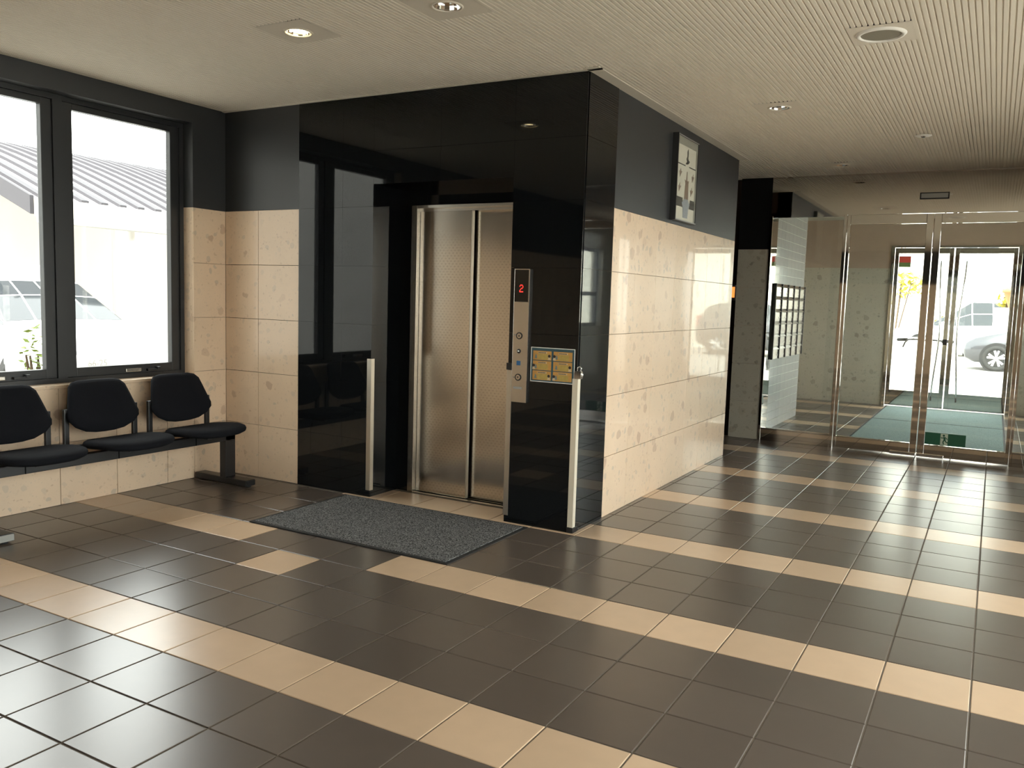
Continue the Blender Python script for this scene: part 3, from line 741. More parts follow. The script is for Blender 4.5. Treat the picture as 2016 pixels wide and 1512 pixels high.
# ------------------------------------------------------------------ call panel
YP = YF - 0.0042
t = thing('call_panel', (-0.414, YP, 0.76), 'tall steel lift call panel showing a red 2', 'call panel')
obj('plate', box((-0.466, YP - 0.022, 0.76), (-0.361, YP, 1.37), 0.002), m_hair, t)
obj('display_housing', box((-0.466, YP - 0.022, 1.37), (-0.361, YP, 1.568), 0.002), m_hair, t)
scr = obj('display', box((-0.462, YP - 0.0232, 1.372), (-0.368, YP - 0.0215, 1.562)), m_screen, t)
rows = ['01110', '10001', '00001', '00110', '01000', '10000', '11111']
bm = bmesh.new()
for r, row in enumerate(rows):
    for c, ch in enumerate(row):
        if ch == '1':
            x = -0.4155 + (c - 2) * 0.0052; z = 1.451 + (3 - r) * 0.0066
            bm_box(bm, (x - 0.0024, YP - 0.0240, z - 0.0030), (x + 0.0024, YP - 0.0232, z + 0.0030))
obj('digit', bm, m_red_led, scr)
def ring_btn(z, r, up=None):
    bt = obj('button', lathe([(0, -0.026), (r * 0.72, -0.026), (r * 0.78, -0.024), (r * 0.78, -0.0225)], 24, 'y', (-0.420, YP, z)), m_hair, t)
    obj('ring', lathe([(r * 0.78, -0.0225), (r * 0.82, -0.026), (r, -0.026), (r, -0.0225)], 24, 'y', (-0.420, YP, z)), m_black, bt)
    if up is not None:
        s = 1 if up else -1
        obj('arrow', prism([(-0.420 - 0.006, z - s * 0.0045), (-0.420 + 0.006, z - s * 0.0045), (-0.420, z + s * 0.006)], YP - 0.0268, YP - 0.026, 'xz'), m_black, bt)
ring_btn(1.166, 0.021, True); ring_btn(0.914, 0.021, False)
k_ = obj('key_switch', lathe([(0, -0.027), (0.006, -0.027), (0.007, -0.024), (0.013, -0.024), (0.014, -0.0225)], 20, 'y', (-0.420, YP, 1.073)), m_black, t, True)
obj('key_core', lathe([(0, -0.030), (0.005, -0.030), (0.005, -0.026)], 12, 'y', (-0.420, YP, 1.073)), m_chrome, k_, True)
obj('blue_label', box((-0.433, YP - 0.0235, 0.987), (-0.407, YP - 0.0222, 1.014)), m_blue, t)
obj('name_strip', box((-0.452, YP - 0.0232, 0.842), (-0.392, YP - 0.0221, 0.856)), m_grey, t)
for z in (1.174, 0.916):
    obj('braille', box((-0.456, YP - 0.0232, z - 0.006), (-0.444, YP - 0.0221, z)), m_grey, t)

# ------------------------------------------------------------------ safety poster
t = thing('safety_poster', (-0.198, YP, 0.895), 'small orange and blue safety poster in six boxes beside the call panel', 'poster')
px0, px1, pz0, pz1 = -0.346, -0.052, 0.895, 1.103
obj('sheet', box((px0, YP - 0.003, pz0), (px1, YP - 0.0004, pz1)), m_poster, t)
obj('clear_border', boxes([((px0, YP - 0.004, pz0), (px1, YP - 0.003, pz0 + 0.004)), ((px0, YP - 0.004, pz1 - 0.004), (px1, YP - 0.003, pz1)),
                           ((px0, YP - 0.004, pz0 + 0.004), (px0 + 0.004, YP - 0.003, pz1 - 0.004)), ((px1 - 0.004, YP - 0.004, pz0 + 0.004), (px1, YP - 0.003, pz1 - 0.004))]), m_white, t)
for c in range(2):
    for r in range(3):
        a = px0 + 0.015 + c * 0.138; w_ = 0.124; z = pz0 + 0.012 + r * 0.060; h_ = 0.055
        cell = obj('picture_box', box((a, YP - 0.0036, z), (a + w_, YP - 0.003, z + h_)), m_poster_o, t)
        obj('text_field', box((a + 0.034, YP - 0.004, z + 0.004), (a + w_ - 0.022, YP - 0.0036, z + h_ - 0.018)), m_poster_y, cell)
        obj('title_bar', boxes([((a + 0.034, YP - 0.004, z + h_ - 0.015), (a + w_ - 0.030, YP - 0.0036, z + h_ - 0.006))]), m_poster_c, cell)
        obj('title_text', boxes([((a + 0.037 + 0.0075 * q, YP - 0.0043, z + h_ - 0.0135), (a + 0.042 + 0.0075 * q, YP - 0.004, z + h_ - 0.0075)) for q in range(7)]), m_poster_d, cell)
        fx = a + w_ - 0.014 if (c + r) % 2 == 0 else a + 0.006
        hd = obj('figure', prism([(fx + 0.009 * math.cos(q * PI / 8), z + 0.026 + 0.009 * math.sin(q * PI / 8)) for q in range(16)], YP - 0.0045, YP - 0.0036, 'xz'), m_poster_d, cell)
        obj('garment', prism([(fx - 0.010, z + 0.003), (fx + 0.010, z + 0.003), (fx + 0.006, z + 0.018), (fx - 0.006, z + 0.018)], YP - 0.0042, YP - 0.0036, 'xz'), m_poster_c, cell)
        obj('small_picture', prism([(a + 0.012, z + 0.010), (a + 0.028, z + 0.008), (a + 0.026, z + 0.028), (a + 0.018, z + 0.036)], YP - 0.0042, YP - 0.0036, 'xz'), m_poster_g, cell)

# ------------------------------------------------------------------ framed art on the side wall
t = thing('framed_picture', (XS, 2.62, 1.993), 'tall framed picture with a bird on a spire, high on the dark side wall', 'picture')
ay0, ay1, az0, az1, ax = 2.385, 2.862, 1.993, 2.61, XS + 0.045
obj('box_frame', boxes([((XS, ay0, az0), (ax, ay0 + 0.012, az1)), ((XS, ay1 - 0.012, az0), (ax, ay1, az1)), ((XS, ay0 + 0.012, az0), (ax, ay1 - 0.012, az0 + 0.012)), ((XS, ay0 + 0.012, az1 - 0.012), (ax, ay1 - 0.012, az1))]), m_winframe, t)
art = obj('print', box((XS + 0.01, ay0 + 0.012, az0 + 0.012), (ax - 0.006, ay1 - 0.012, az1 - 0.012)), m_art, t)
fx = ax - 0.006
def flat(name, pts, mat, d=0.001):
    return obj(name, prism([(ay0 + u * (ay1 - ay0), az0 + v * (az1 - az0)) for u, v in pts], fx, fx + d, 'yz'), mat, art)
flat('grey_band', [(0.025, 0.885), (0.975, 0.885), (0.975, 0.98), (0.025, 0.98)], m_art_grey)
flat('side_band', [(0.90, 0.02), (0.975, 0.02), (0.975, 0.885), (0.90, 0.885)], m_art_grey)
flat('bird', [(0.40, 0.68), (0.50, 0.685), (0.56, 0.70), (0.60, 0.73), (0.545, 0.735), (0.52, 0.76), (0.53, 0.82), (0.50, 0.865), (0.46, 0.83), (0.47, 0.78), (0.43, 0.745), (0.46, 0.715)], m_art_dk)
flat('line', [(0.04, 0.655), (0.40, 0.655), (0.40, 0.667), (0.04, 0.667)], m_art_dk)
flat('line', [(0.58, 0.655), (0.90, 0.655), (0.90, 0.667), (0.58, 0.667)], m_art_dk)
flat('spire', [(0.40, 0.27), (0.60, 0.27), (0.58, 0.46), (0.60, 0.50), (0.52, 0.49), (0.51, 0.60), (0.49, 0.60), (0.46, 0.49), (0.40, 0.50), (0.43, 0.46)], m_art_br)
flat('dark_block', [(0.05, 0.17), (0.36, 0.17), (0.33, 0.28), (0.05, 0.28)], m_art_dk)
flat('dark_block', [(0.66, 0.17), (0.92, 0.17), (0.92, 0.28), (0.70, 0.28)], m_art_dk)
flat('tower', [(0.37, 0.05), (0.60, 0.05), (0.62, 0.16), (0.68, 0.22), (0.58, 0.275), (0.42, 0.275), (0.30, 0.22), (0.36, 0.16)], m_art_bl, 0.0015)
for (u, v, s) in ((0.16, 0.56, 1), (0.76, 0.55, 1), (0.14, 0.39, 1.1), (0.72, 0.38, 1.1)):
    flat('sprig', [(u, v - 0.05 * s), (u + 0.04, v - 0.02), (u + 0.10 * s, v + 0.02), (u + 0.05, v + 0.02), (u + 0.03, v + 0.05 * s), (u, v + 0.01), (u - 0.04, v + 0.02)], m_art_br)
obj('glass_edge', box((ax - 0.003, ay0 + 0.004, az1 - 0.012), (ax + 0.001, ay1 - 0.004, az1 - 0.006)), m_grey, t)
obj('glass_edge', box((ax - 0.003, ay0 + 0.004, az0 + 0.004), (ax + 0.001, ay1 - 0.004, az0 + 0.012)), m_grey, t)

# ------------------------------------------------------------------ door mat in front of the lift
t = thing('door_mat', (-1.02, 0.43, 0), 'speckled grey door mat with black rubber edge before the lift', 'mat')
obj('pile', box((-1.715, 0.022, 0.0006), (-0.327, 0.855, 0.010), 0.003), m_mat, t)
obj('rubber_edge', boxes([((-1.74, 0.0, 0.0006), (-0.305, 0.022, 0.006)), ((-1.74, 0.855, 0.0006), (-0.305, 0.877, 0.006)), ((-1.74, 0.022, 0.0006), (-1.715, 0.855, 0.006)), ((-0.327, 0.022, 0.0006), (-0.305, 0.855, 0.006))]), m_rubber, t)

# ------------------------------------------------------------------ ceiling fittings
def downlight(x, y, label, lit):
    t = thing('downlight', (x, y, ZC), label, 'downlight', 'recessed ceiling downlights')
    obj('trim_ring', lathe([(0.062, -0.001), (0.064, -0.006), (0.072, -0.006), (0.076, -0.001)], 32, 'z', (x, y, ZC)), m_ceil_flat, t, True)
    bm = lathe([(0.062, -0.001), (0.058, 0.02), (0.046, 0.055), (0.030, 0.075), (0.0, 0.08)], 16, 'z', (x, y, ZC))
    obj('reflector', bm, m_chrome, t)
    obj('can', lathe([(0.066, 0.0), (0.066, 0.10), (0, 0.10)], 24, 'z', (x, y, ZC)), m_black, t)
    if lit:
        bl = obj('lamp', lathe([(0.0, 0.006), (0.03, 0.008), (0.048, 0.018), (0.046, 0.03), (0.0, 0.035)], 24, 'z', (x, y, ZC)), m_bulb, t, True)
        ld = bpy.data.lights.new('downlight_glow', 'SPOT'); ld.energy = 12; ld.color = (1, 0.78, 0.45); ld.spot_size = math.radians(110); ld.spot_blend = 0.6; ld.shadow_soft_size = 0.04
        lo = bpy.data.objects.new('downlight_glow', ld); COL.objects.link(lo); lo.parent = t; lo.location = (0, 0, -0.012)
    else:
        obj('lamp', lathe([(0, 0.024), (0.012, 0.028), (0.018, 0.045), (0.014, 0.07), (0, 0.075)], 16, 'z', (x, y, ZC)), m_white, t, True)
downlight(*LIGHTS[0], 'glowing downlight, the only lit one on the ceiling', True)
downlight(*LIGHTS[1], 'unlit downlight at the top edge of the picture', False)
downlight(*LIGHTS[2], 'unlit downlight halfway along the marble side wall', False)
downlight(*LIGHTS[3], 'unlit downlight nearest the steel transom', False)
t = thing('ceiling_speaker', (*SPK, ZC), 'large round ceiling speaker with a dark grille', 'speaker')
obj('rim', lathe([(0.090, -0.004), (0.094, -0.010), (0.106, -0.009), (0.114, -0.001)], 40, 'z', (*SPK, ZC)), m_white, t, True)
obj('grille', lathe([(0, -0.006), (0.06, -0.006), (0.092, -0.004)], 40, 'z', (*SPK, ZC)), pbr('grille', (0.22, 0.20, 0.155), 0.7), t)
t = thing('smoke_detector', (*DET, ZC), 'small flush round detector on the ceiling near the doors', 'detector')
obj('base', lathe([(0, -0.006), (0.05, -0.006), (0.06, 0.0)], 32, 'z', (*DET, ZC)), m_white, t, True)
obj('sensor', lathe([(0, -0.016), (0.012, -0.014), (0.018, -0.006)], 20, 'z', (*DET, ZC)), m_chrome, t, True)

# small orange pilot lamp in the passage
t = thing('pilot_lamp', (-0.335, YD - 0.02, 1.45), 'small orange pilot lamp on the edge of the pilaster', 'lamp')
obj('housing', box((-0.350, YD - 0.03, 1.44), (-0.3105, YD + 0.02, 1.60), 0.003), m_black, t)
obj('lens', box((-0.345, YD - 0.036, 1.47), (-0.316, YD - 0.03, 1.58), 0.002), m_orange_lamp, t)

# ------------------------------------------------------------------ waiting bench
bx, byr, byl = -2.66, 0.657, -1.055
t = thing('waiting_bench', (bx, -0.235, 0), 'black three-seat beam bench under the windows', 'bench')
obj('beam', box((bx - 0.03, byl - 0.06, 0.315), (bx + 0.03, byr + 0.045, 0.375), 0.004), m_blackmetal, t)
for y in (byr, byl):
    obj('leg', box((bx - 0.03, y - 0.045, 0.05), (bx + 0.03, y + 0.045, 0.375), 0.004), m_blackmetal, t)
    obj('foot', box((-2.95, y - 0.045, 0.008), (-2.43, y + 0.045, 0.052), 0.006), m_blackmetal, t)
    for xx in (-2.93, -2.45):
        obj('foot_pad', lathe([(0.0, 0.0), (0.018, 0.0), (0.018, 0.008), (0.0, 0.008)], 16, 'z', (xx, y, 0)), m_rubber, t)
    obj('foot_cap', box((-2.432, y - 0.04, 0.012), (-2.424, y + 0.04, 0.048), 0.003), m_grey if y == byl else m_black, t)
def seat_bm():
    bm = bmesh.new(); n = 40; rings = []
    a, b = 0.215, 0.25
    for (s, z) in ((0.0, 0.0), (0.6, -0.004), (0.90, 0.0), (0.985, 0.012), (1.0, 0.026), (0.975, 0.040), (0.90, 0.050), (0.6, 0.053), (0.0, 0.047)):
        if s == 0: rings.append([bm.verts.new((0, 0, z))]); continue
        rg = []
        for k in range(n):
            th = 2 * PI * k / n; c, sn = math.cos(th), math.sin(th); e = 2 / 3.2
            x = a * s * math.copysign(abs(c) ** e, c); y = b * s * math.copysign(abs(sn) ** e, sn)
            y *= 1 - 0.10 * (x / a if x < 0 else 0) * -1
            zz = z + (0.016 * max(0, x / a) ** 2 * -1 if x > 0 else 0.0) + 0.010 * (abs(y) / b) ** 2 + 0.045 * (x / a) * 0.35
            rg.append(bm.verts.new((x, y, zz)))
        rings.append(rg)
    for r0, r1 in zip(rings[:-1], rings[1:]):
        for k in range(n):
            k2 = (k + 1) % n
            if len(r0) == 1: bm.faces.new((r0[0], r1[k2], r1[k]))
            elif len(r1) == 1: bm.faces.new((r0[k], r0[k2], r1[0]))
            else: bm.faces.new((r0[k], r0[k2], r1[k2], r1[k]))
    bmesh.ops.recalc_face_normals(bm, faces=bm.faces)
    return bm
def back_outline(n=64):
    """rounded shield outline (y, z) : top narrower, widest low, curved bottom"""
    key = [(0.0, 0.325), (0.12, 0.324), (0.165, 0.315), (0.192, 0.290), (0.208, 0.240), (0.228, 0.17), (0.245, 0.115), (0.240, 0.085), (0.20, 0.045), (0.13, 0.013), (0.06, 0.002), (0.0, 0.0)]
    pts = [(y, z) for y, z in key] + [(-y, z) for y, z in key[-2:0:-1]]
    return pts
def back_bm():
    bm = bmesh.new(); o = back_outline(); rings = []
    cz = 0.16
    def xc(y, z): return -0.10 * (z / 0.325) - 0.5 * 0.35 * 0.0 + 0.55 * y * y   # recline and wrap
    for (s, d) in ((0.0, 0.028), (0.55, 0.029), (0.90, 0.024), (0.985, 0.010), (1.0, -0.002), (0.98, -0.014), (0.90, -0.020), (0.5, -0.022), (0, -0.022)):
        if s == 0: rings.append([bm.verts.new((xc(0, cz) + d, 0, cz))]); continue
        rings.append([bm.verts.new((xc(y * s, cz + (z - cz) * s) + d, y * s, cz + (z - cz) * s)) for y, z in o])
    n = len(o)
    for r0, r1 in zip(rings[:-1], rings[1:]):
        for k in range(n):
            k2 = (k + 1) % n
            if len(r0) == 1: bm.faces.new((r0[0], r1[k2], r1[k]))
            elif len(r1) == 1: bm.faces.new((r0[k], r0[k2], r1[0]))
            else: bm.faces.new((r0[k], r0[k2], r1[k2], r1[k]))
    bmesh.ops.recalc_face_normals(bm, faces=bm.faces)
    return bm
me_seat = mesh_of('seat', seat_bm(), m_fabric, True); me_back = mesh_of('backrest', back_bm(), m_fabric, True)
me_post = mesh_of('back_post', boxes([((-0.012, -0.016, 0), (0.012, 0.016, 0.25))], 0.004), m_blackmetal)
me_arm = mesh_of('seat_bracket', boxes([((-0.20, -0.022, 0), (0.13, 0.022, 0.035)), ((-0.20, -0.24, 0.0), (-0.17, 0.24, 0.03))], 0.004), m_blackmetal)
for yc in (0.355, -0.235, -0.825):
    s_ = inst('seat', me_seat, t, (-2.535, yc, 0.408))
    b_ = inst('backrest', me_back, t, (-2.765, yc, 0.475))
    for sy in (-1, 1):
        inst('back_post', me_post, t, (-2.80, yc + sy * 0.237, 0.385))
    inst('seat_bracket', me_arm, t, (-2.62, yc, 0.375))
    obj('beam_clamp', box((bx + 0.0305, yc - 0.003, 0.316), (bx + 0.0325, yc + 0.003, 0.374)), m_slot, t)
t = thing('paper_scrap', (-2.43, -0.62, 0.463), 'tiny scrap of white paper on the left seat', 'paper')
obj('sheet', prism([(-2.44, -0.64), (-2.425, -0.642), (-2.422, -0.61), (-2.437, -0.612)], 0.4655, 0.4665, 'xy'), m_white, t)

# ------------------------------------------------------------------ outdoors
obj('ground', boxes([((-40, -40, -0.4), (-3.3, 60, -0.02)), ((-3.3, YO + 0.06, -0.4), (XR + 0.2, 60, -0.02)), ((XR + 0.2, -40, -0.4), (40, 60, -0.02)), ((-3.3, -40, -0.4), (XR + 0.2, YR - 0.2, -0.02))]), m_asphalt,
    label='pale paved forecourt outside the building', cat='ground', kind='structure')

def wheel(parent, c, r=0.32, w=0.20, out=-1):
    """wheel with its axis along y; out = side of the visible face"""
    ty = obj('wheel', lathe([(r * 0.66, -w / 2), (r * 0.93, -w / 2), (r, -w / 2 + 0.03), (r, w / 2 - 0.03), (r * 0.93, w / 2), (r * 0.66, w / 2)], 36, 'y', c, closed=True), m_tyre, parent, True)
    yo = c[1] + out * w * 0.36
    bm = lathe([(r * 0.60, 0), (r * 0.67, 0.0), (r * 0.67, 0.03), (r * 0.60, 0.03)], 36, 'y', (c[0], yo, c[2]), closed=True)
    for k in range(5):
        for da in (-0.14, 0.14):
            a = 2 * PI * k / 5 + 0.3
            p0 = Vector((c[0] + r * 0.10 * math.cos(a), yo + 0.012 + out * 0.012, c[2] + r * 0.10 * math.sin(a)))
            p1 = Vector((c[0] + r * 0.63 * math.cos(a + da * 1.6), yo + 0.012 + out * 0.012, c[2] + r * 0.63 * math.sin(a + da * 1.6)))
            tube([p0, p1], [0.022, 0.030], 6, True, False, bm)
    obj('rim', bm, m_rim, ty)
    obj('hub', lathe([(0, -0.012), (r * 0.16, -0.008), (r * 0.16, 0.02), (0, 0.02)], 16, 'y', (c[0], yo, c[2])), m_rim, ty)
    obj('brake_disc', lathe([(0, 0.0), (r * 0.60, 0.0), (r * 0.60, 0.01), (0, 0.01)], 24, 'y', (c[0], yo - out * 0.05, c[2])), pbr('brake', (0.05, 0.05, 0.05), 0.5), ty)

def car(name, loc, rotz, paint, label, L=3.9, Wd=1.68, H=1.5, plate=None, group=None, po=0.0):
    """hatchback, nose toward -x, built around the origin and then moved"""
    root = thing(name, (0, 0, 0), label, 'car', group)
    # stations: x, z_bottom, z_belt, z_top, half-width bottom, half-width belt, half-width top
    hb = Wd / 2
    st = [(-0.02, 0.42, 0.58, 0.60, 0.55, 0.56, 0.50), (0.05, 0.28, 0.66, 0.70, 0.72, 0.74, 0.66), (0.25, 0.20, 0.78, 0.82, 0.80, 0.81, 0.72),
          (0.70, 0.19, 0.90, 0.94, 0.83, 0.84, 0.74), (1.00, 0.19, 0.95, 1.00, hb - 0.01, hb, 0.72), (1.45, 0.19, 0.97, 1.28, hb - 0.01, hb, 0.60), (1.75, 0.19, 0.97, 1.44, hb - 0.01, hb, 0.56),
          (2.20, 0.19, 0.98, H, hb - 0.01, hb, 0.57), (2.80, 0.19, 1.00, H, hb - 0.01, hb, 0.57), (3.30, 0.20, 1.02, H - 0.04, hb - 0.02, hb - 0.01, 0.56), (3.62, 0.22, 1.03, 1.36, hb - 0.05, hb - 0.04, 0.54),
          (3.80, 0.28, 1.02, 1.08, hb - 0.09, hb - 0.08, 0.62), (3.90, 0.34, 0.85, 0.90, hb - 0.15, hb - 0.14, 0.60)]
    bm = bmesh.new(); rings = []
    for (x, zb, zt, zr, w0, w1, w2) in st:
        x = x * L / 3.9 - L / 2
        pr = [(0, zb), (w0 * 0.8, zb), (w0, zb + 0.12 * (zt - zb)), (w1, zb + 0.55 * (zt - zb)), (w1 * 0.985, zt), ((w1 * 0.96 + w2) / 2, (zt + zr) / 2), (w2, zr - 0.015), (w2 * 0.5, zr), (0, zr + 0.003)]
        full = pr + [(-y, z) for y, z in pr[-2:0:-1]]
        rings.append([bm.verts.new((x, y, z)) for y, z in full])
    n = len(rings[0]); glass = []
    for i in range(len(rings) - 1):
        for k in range(n):
            k2 = (k + 1) % n
            f = bm.faces.new((rings[i][k], rings[i + 1][k], rings[i + 1][k2], rings[i][k2])); f.smooth = True
            if 4 <= i <= 9 and k in (4, 5, n - 6, n - 5): glass.append(f)
            if i in (4, 5) and k in (6, 7, 8, 9): glass.append(f)
            if i in (9, 10) and k in (6, 7, 8, 9): glass.append(f)
    bm.faces.new(rings[0]); bm.faces.new(rings[-1][::-1])
    gset = [[v.co.copy() for v in f.verts] for f in glass]
    bmesh.ops.recalc_face_normals(bm, faces=bm.faces)
    body = obj('body', bm, paint, root)
    bm = bmesh.new()
    for co in gset:
        c = sum(co, Vector()) / 4
        outw = Vector((0, c.y, 0.6)).normalized()
        bm.faces.new([bm.verts.new(c + (p - c) * 0.93 + outw * 0.006) for p in co])
    obj('window_glass', bm, m_car_glass, root)
    fx, rx = -L / 2 + 0.72 * L / 3.9, L / 2 - 0.68 * L / 3.9
    for x in (fx, rx):
        for sy in (-1, 1):
            obj('wheel_arch', lathe([(0.0, 0.0), (0.365, 0.0), (0.365, 0.012), (0.0, 0.012)], 32, 'y', (x, sy * (hb - 0.002) - 0.006, 0.33)), m_black, root)
            wheel(root, (x, sy * (hb - 0.07), 0.315), 0.315, 0.19, sy)
    for sy in (-1, 1):
        obj('headlamp', prism(rrect(0.30, 0.15, 0.05, 4, sy * 0.58, 0.66), -L / 2 + 0.03, -L / 2 + 0.16, 'yz'), m_lamp_clear, root)
        obj('tail_lamp', prism(rrect(0.16, 0.34, 0.05, 4, sy * 0.66, 0.92), L / 2 - 0.17, L / 2 - 0.03, 'yz'), m_lamp_red, root)
        obj('door_mirror', box((-L / 2 + 1.30, sy * (hb + 0.09) - 0.09, 0.96), (-L / 2 + 1.42, sy * (hb + 0.09) + 0.09, 1.10), 0.03), paint, root)
        obj('door_handle', box((-0.05, sy * (hb + 0.004) - 0.012, 0.84), (0.12, sy * (hb + 0.004) + 0.012, 0.87), 0.005), paint, root)
    obj('grille', prism(rrect(0.90, 0.16, 0.05, 4, 0, 0.40), -L / 2 - 0.02, -L / 2 + 0.08, 'yz'), m_black, root)
    for s_ in (-1, 1):
        pl = obj('number_plate', box((s_ * (L / 2 + 0.012) - 0.01, po - 0.165, 0.50 if s_ < 0 else 0.60), (s_ * (L / 2 + 0.012) + 0.01, po + 0.165, 0.665 if s_ < 0 else 0.765), 0.004), m_white, root)
        if plate:
            cu = bpy.data.curves.new('plate_text', 'FONT'); cu.body = plate; cu.size = 0.10; cu.align_x = 'CENTER'; cu.align_y = 'CENTER'; cu.extrude = 0.002
            tmp = bpy.data.objects.new('tmp', cu); COL.objects.link(tmp); dg = bpy.context.evaluated_depsgraph_get()
            tm = bpy.data.meshes.new_from_object(tmp.evaluated_get(dg)); bpy.data.objects.remove(tmp); bpy.data.curves.remove(cu)
            tx = bpy.data.objects.new('plate_text', tm); COL.objects.link(tx); tm.materials.clear(); tm.materials.append(m_grey)
            tx.parent = pl; tx.location = (s_ * (L / 2 + 0.0235), po, (0.575 if s_ < 0 else 0.675)); tx.rotation_euler = (PI / 2, 0, s_ * PI / 2)
    root.location = loc; root.rotation_euler = (0, 0, rotz)
    return root
car('silver_car', (3.38, 20.9, -0.02), 0, m_car_silver, 'silver hatchback parked beyond the entrance doors at the right', group='parked cars')
car('white_car', (1.0, 27.5, -0.02), 0.25, m_car_white, 'white car parked farther behind the silver hatchback', H=1.75, group='parked cars')
car('white_car', (-8.05, 2.39, -0.02), PI, m_car_white, 'small white car with number plate outside the right window', L=3.4, Wd=1.48, H=1.65, plate='66-25', group='parked cars', po=0.24)

# carport with curved ribbed roof outside the windows
t = thing('carport', (-10.3, 6.0, 0), 'carport with a curved ribbed roof outside the windows', 'carport')
def roof_z(x): 
    s = (-8.0 - x) / 4.6
    return 2.38 + 1.25 * math.sin(min(1.0, s) * PI / 2 * 0.92)
bm = bmesh.new(); NS = 14; ya, yb = 2.5, 9.7
pts = [(-8.0 - 4.6 * k / NS, roof_z(-8.0 - 4.6 * k / NS)) for k in range(NS + 1)]
prism(pts + [(x, z + 0.03) for x, z in pts[::-1]], ya, yb, 'xz', bm)
obj('roof_sheet', bm, m_sheet, t)
for q in range(27):
    y = ya + 0.12 + 0.27 * q
    o = [(x, z + 0.028) for x, z in pts]
    obj('roof_rib', prism(o + [(x, z + 0.045) for x, z in o[::-1]], y - 0.05, y + 0.05, 'xz'), m_rib, t)
obj('fascia', box((-8.0, ya, 2.20), (-7.96, yb, 2.42)), m_plaster_out, t)
obj('gutter', box((-7.96, ya, 2.12), (-7.86, yb, 2.20), 0.01), m_grey, t)
obj('gable_board', prism([(x, z - 0.16) for x, z in pts] + [(x, z + 0.06) for x, z in pts[::-1]], ya - 0.05, ya, 'xz'), m_rib, t)
for y in (3.95, 6.6, 9.2):
    for x in (-8.2, -12.3):
        obj('post', tube([(x, y, -0.02), (x, y, roof_z(x))], 0.05, 12), m_white, t, True)
obj('back_panel', box((-12.75, ya, 0.0), (-12.7, yb, 3.4)), m_plaster_out, t)

# building out of view, added to shade the forecourt and show in reflections
obj('added_building', box((-22, -18, -0.02), (-4.2, -9, 10.5)), m_concrete, label='plain grey building added out of view to shade the forecourt', cat='building', kind='structure')

def bush(name, c, rx, ry, rz, n, leafm, label, size=0.06, seed=1, group=None):
    rnd = random.Random(seed)
    t = thing(name, (c[0], c[1], 0), label, 'bush', group)
    bm = bmesh.new()
    for _ in range(n):
        while True:
            p = Vector((rnd.uniform(-1, 1), rnd.uniform(-1, 1), rnd.uniform(-1, 1)))
            if 0.25 < p.length < 1: break
        q = Vector((c[0] + p.x * rx, c[1] + p.y * ry, c[2] + p.z * rz))
        u = Vector((rnd.uniform(-1, 1), rnd.uniform(-1, 1), rnd.uniform(-0.6, 0.6))).normalized(); v = u.cross(Vector((rnd.uniform(-1, 1), rnd.uniform(-1, 1), 1))).normalized()
        s = size * rnd.uniform(0.6, 1.3)
        bm.faces.new([bm.verts.new(q + a * s) for a in (-u, v * 0.45, u, -v * 0.45)])
    obj('foliage', bm, leafm, t)
    bm = bmesh.new()
    for k in range(5):
        a = 2 * PI * k / 5
        tube([(c[0], c[1], -0.02), (c[0] + 0.35 * rx * math.cos(a), c[1] + 0.35 * ry * math.sin(a), c[2]), (c[0] + 0.6 * rx * math.cos(a), c[1] + 0.6 * ry * math.sin(a), c[2] + 0.5 * rz)], [0.03, 0.02, 0.008], 6, True, False, bm)
    obj('stem', bm, m_wood, t)
bush('garden_bush', (-4.55, 0.42, 0.55), 0.16, 0.14, 0.55, 260, m_leaf, 'small green shrub just outside the left window', 0.035, 3, 'bushes outdoors')
bush('garden_bush', (-1.2, 31.0, 2.35), 1.3, 0.6, 0.5, 260, m_leaf2, 'sparse yellow green branch bush beyond the left entrance door leaf', 0.14, 4, 'bushes outdoors')
bush('garden_bush', (2.4, 24.6, 1.75), 0.35, 0.2, 0.25, 90, m_leaf2, 'small yellow plant trailing beside the terracotta pot', 0.10, 5, 'bushes outdoors')
obj('house_wall', box((-14, 34, -0.02), (16, 34.4, 7.0)), m_plaster_out, label='sunlit cream house wall across the forecourt', cat='building', kind='structure')
obj('kerb_wall', box((-8, 23.6, -0.02), (1.2, 23.9, 0.62)), m_plaster_out, label='low white kerb wall in front of the far white car', cat='wall', kind='structure')
# terracotta planter on a stand
t = thing('planter', (2.55, 24.0, 1.552), 'terracotta flower pot on a pale wall beyond the cars', 'planter')
obj('pot', lathe([(0, 0), (0.20, 0), (0.34, 0.42), (0.38, 0.42), (0.38, 0.52), (0.32, 0.52), (0.30, 0.46), (0, 0.46)], 28, 'z', (2.55, 24.0, 1.552)), m_terra, t, True)
bm = bmesh.new(); rnd = random.Random(9)
for k in range(60):
    a = rnd.uniform(0, 2 * PI); r = rnd.uniform(0, 0.3)
    p = Vector((2.55 + r * math.cos(a), 24.0 + r * math.sin(a), 2.02)); q = p + Vector((0.2 * math.cos(a), 0.2 * math.sin(a), rnd.uniform(0.1, 0.3)))
    s = Vector((-math.sin(a), math.cos(a), 0)) * 0.04
    bm.faces.new([bm.verts.new(v) for v in (p - s, p + s, q)])
obj('plants', bm, m_leaf2, t)
obj('garden_wall', box((2.0, 23.6, -0.02), (9.0, 24.4, 1.55)), m_plaster_out, label='low pale garden wall behind the silver hatchback', cat='wall', kind='structure')

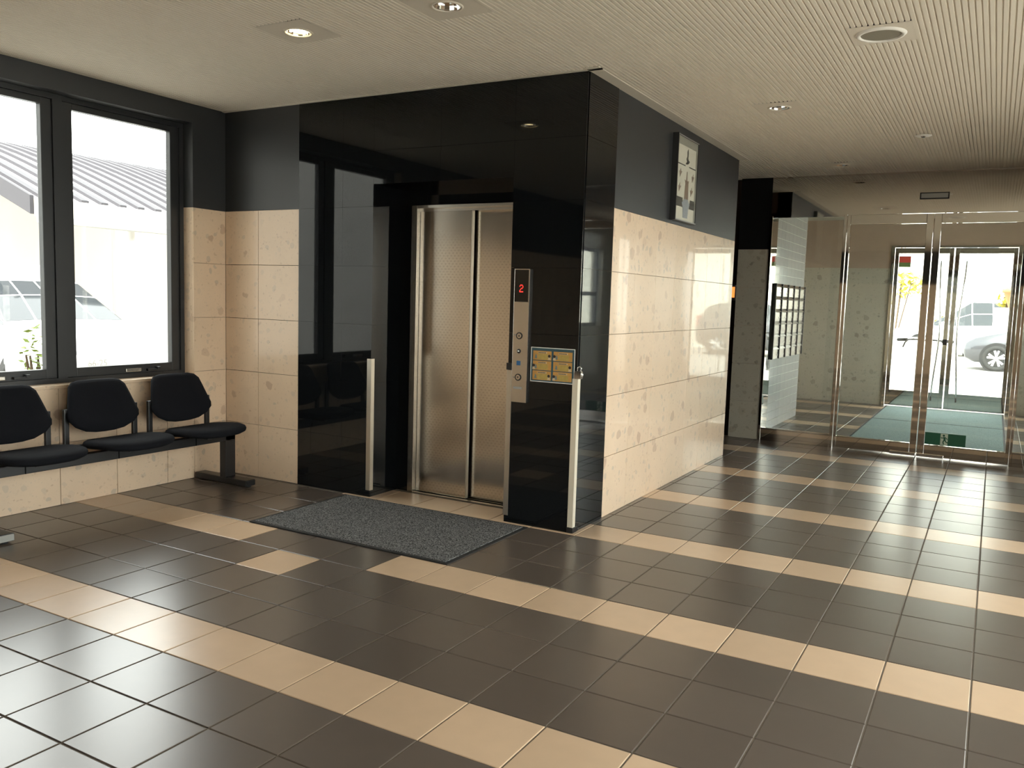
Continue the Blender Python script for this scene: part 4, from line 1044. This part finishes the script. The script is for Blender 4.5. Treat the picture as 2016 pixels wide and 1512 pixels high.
# bicycle parked end-on outside the doors
BX, BY = 1.14, 11.25
t = thing('bicycle', (BX, BY, 0), 'dark bicycle parked end-on just outside the entrance doors', 'bicycle')
for yy in (BY - 0.55, BY + 0.52):
    w_ = obj('wheel', tube([(BX, yy + 0.31 * math.cos(2 * PI * k / 36), 0.315 + 0.31 * math.sin(2 * PI * k / 36)) for k in range(36)], 0.018, 8, closed=True), m_tyre, t, True)
    bm = bmesh.new()
    for k in range(14):
        a = 2 * PI * k / 14
        tube([(BX, yy, 0.315), (BX, yy + 0.30 * math.cos(a), 0.315 + 0.30 * math.sin(a))], 0.0015, 4, True, False, bm)
    obj('spokes', bm, m_chrome, w_)
bm = tube([(BX, BY - 0.30, 0.78), (BX, BY + 0.02, 0.30), (BX, BY + 0.16, 0.80)], 0.018, 8)
tube([(BX, BY - 0.28, 0.72), (BX, BY + 0.14, 0.62)], 0.016, 8, True, False, bm)
for s_ in (-1, 1): tube([(BX + s_ * 0.05, BY + 0.52, 0.315), (BX, BY + 0.13, 0.66)], 0.009, 6, True, False, bm); tube([(BX + s_ * 0.05, BY + 0.52, 0.315), (BX + s_ * 0.03, BY + 0.02, 0.30)], 0.009, 6, True, False, bm)
obj('frame', bm, m_black, t, True)
bm = bmesh.new()
for s_ in (-1, 1): tube([(BX + s_ * 0.055, BY - 0.55, 0.315), (BX + s_ * 0.05, BY - 0.38, 0.62), (BX, BY - 0.35, 0.68)], 0.010, 6, True, False, bm)
tube([(BX, BY - 0.35, 0.66), (BX, BY - 0.28, 0.94)], 0.016, 8, True, False, bm)
obj('fork', bm, m_chrome, t, True)
hb_ = obj('handlebar', tube([(BX - 0.38, BY - 0.14, 0.93), (BX - 0.25, BY - 0.22, 0.94), (BX - 0.08, BY - 0.30, 0.95), (BX, BY - 0.30, 0.94), (BX + 0.08, BY - 0.30, 0.95), (BX + 0.25, BY - 0.22, 0.94), (BX + 0.38, BY - 0.14, 0.93)], 0.012, 8), m_blackmetal, t, True)
for s_ in (-1, 1):
    obj('grip', tube([(BX + s_ * 0.39, BY - 0.13, 0.93), (BX + s_ * 0.25, BY - 0.22, 0.94)], 0.026, 10), m_rubber, hb_, True)
    obj('brake_lever', tube([(BX + s_ * 0.23, BY - 0.25, 0.94), (BX + s_ * 0.27, BY - 0.27, 0.90), (BX + s_ * 0.30, BY - 0.25, 0.82)], 0.012, 6), m_black, hb_, True)
obj('bell', lathe([(0, 0.03), (0.024, 0.02), (0.03, 0.0), (0, 0.0)], 16, 'z', (BX - 0.16, BY - 0.26, 0.955)), m_chrome, hb_, True)
obj('saddle', prism([(BX - 0.02, BY - 0.06), (BX + 0.02, BY - 0.06), (BX + 0.09, BY + 0.20), (BX + 0.05, BY + 0.25), (BX - 0.05, BY + 0.25), (BX - 0.09, BY + 0.20)], 0.82, 0.88, 'xy'), m_black, t)
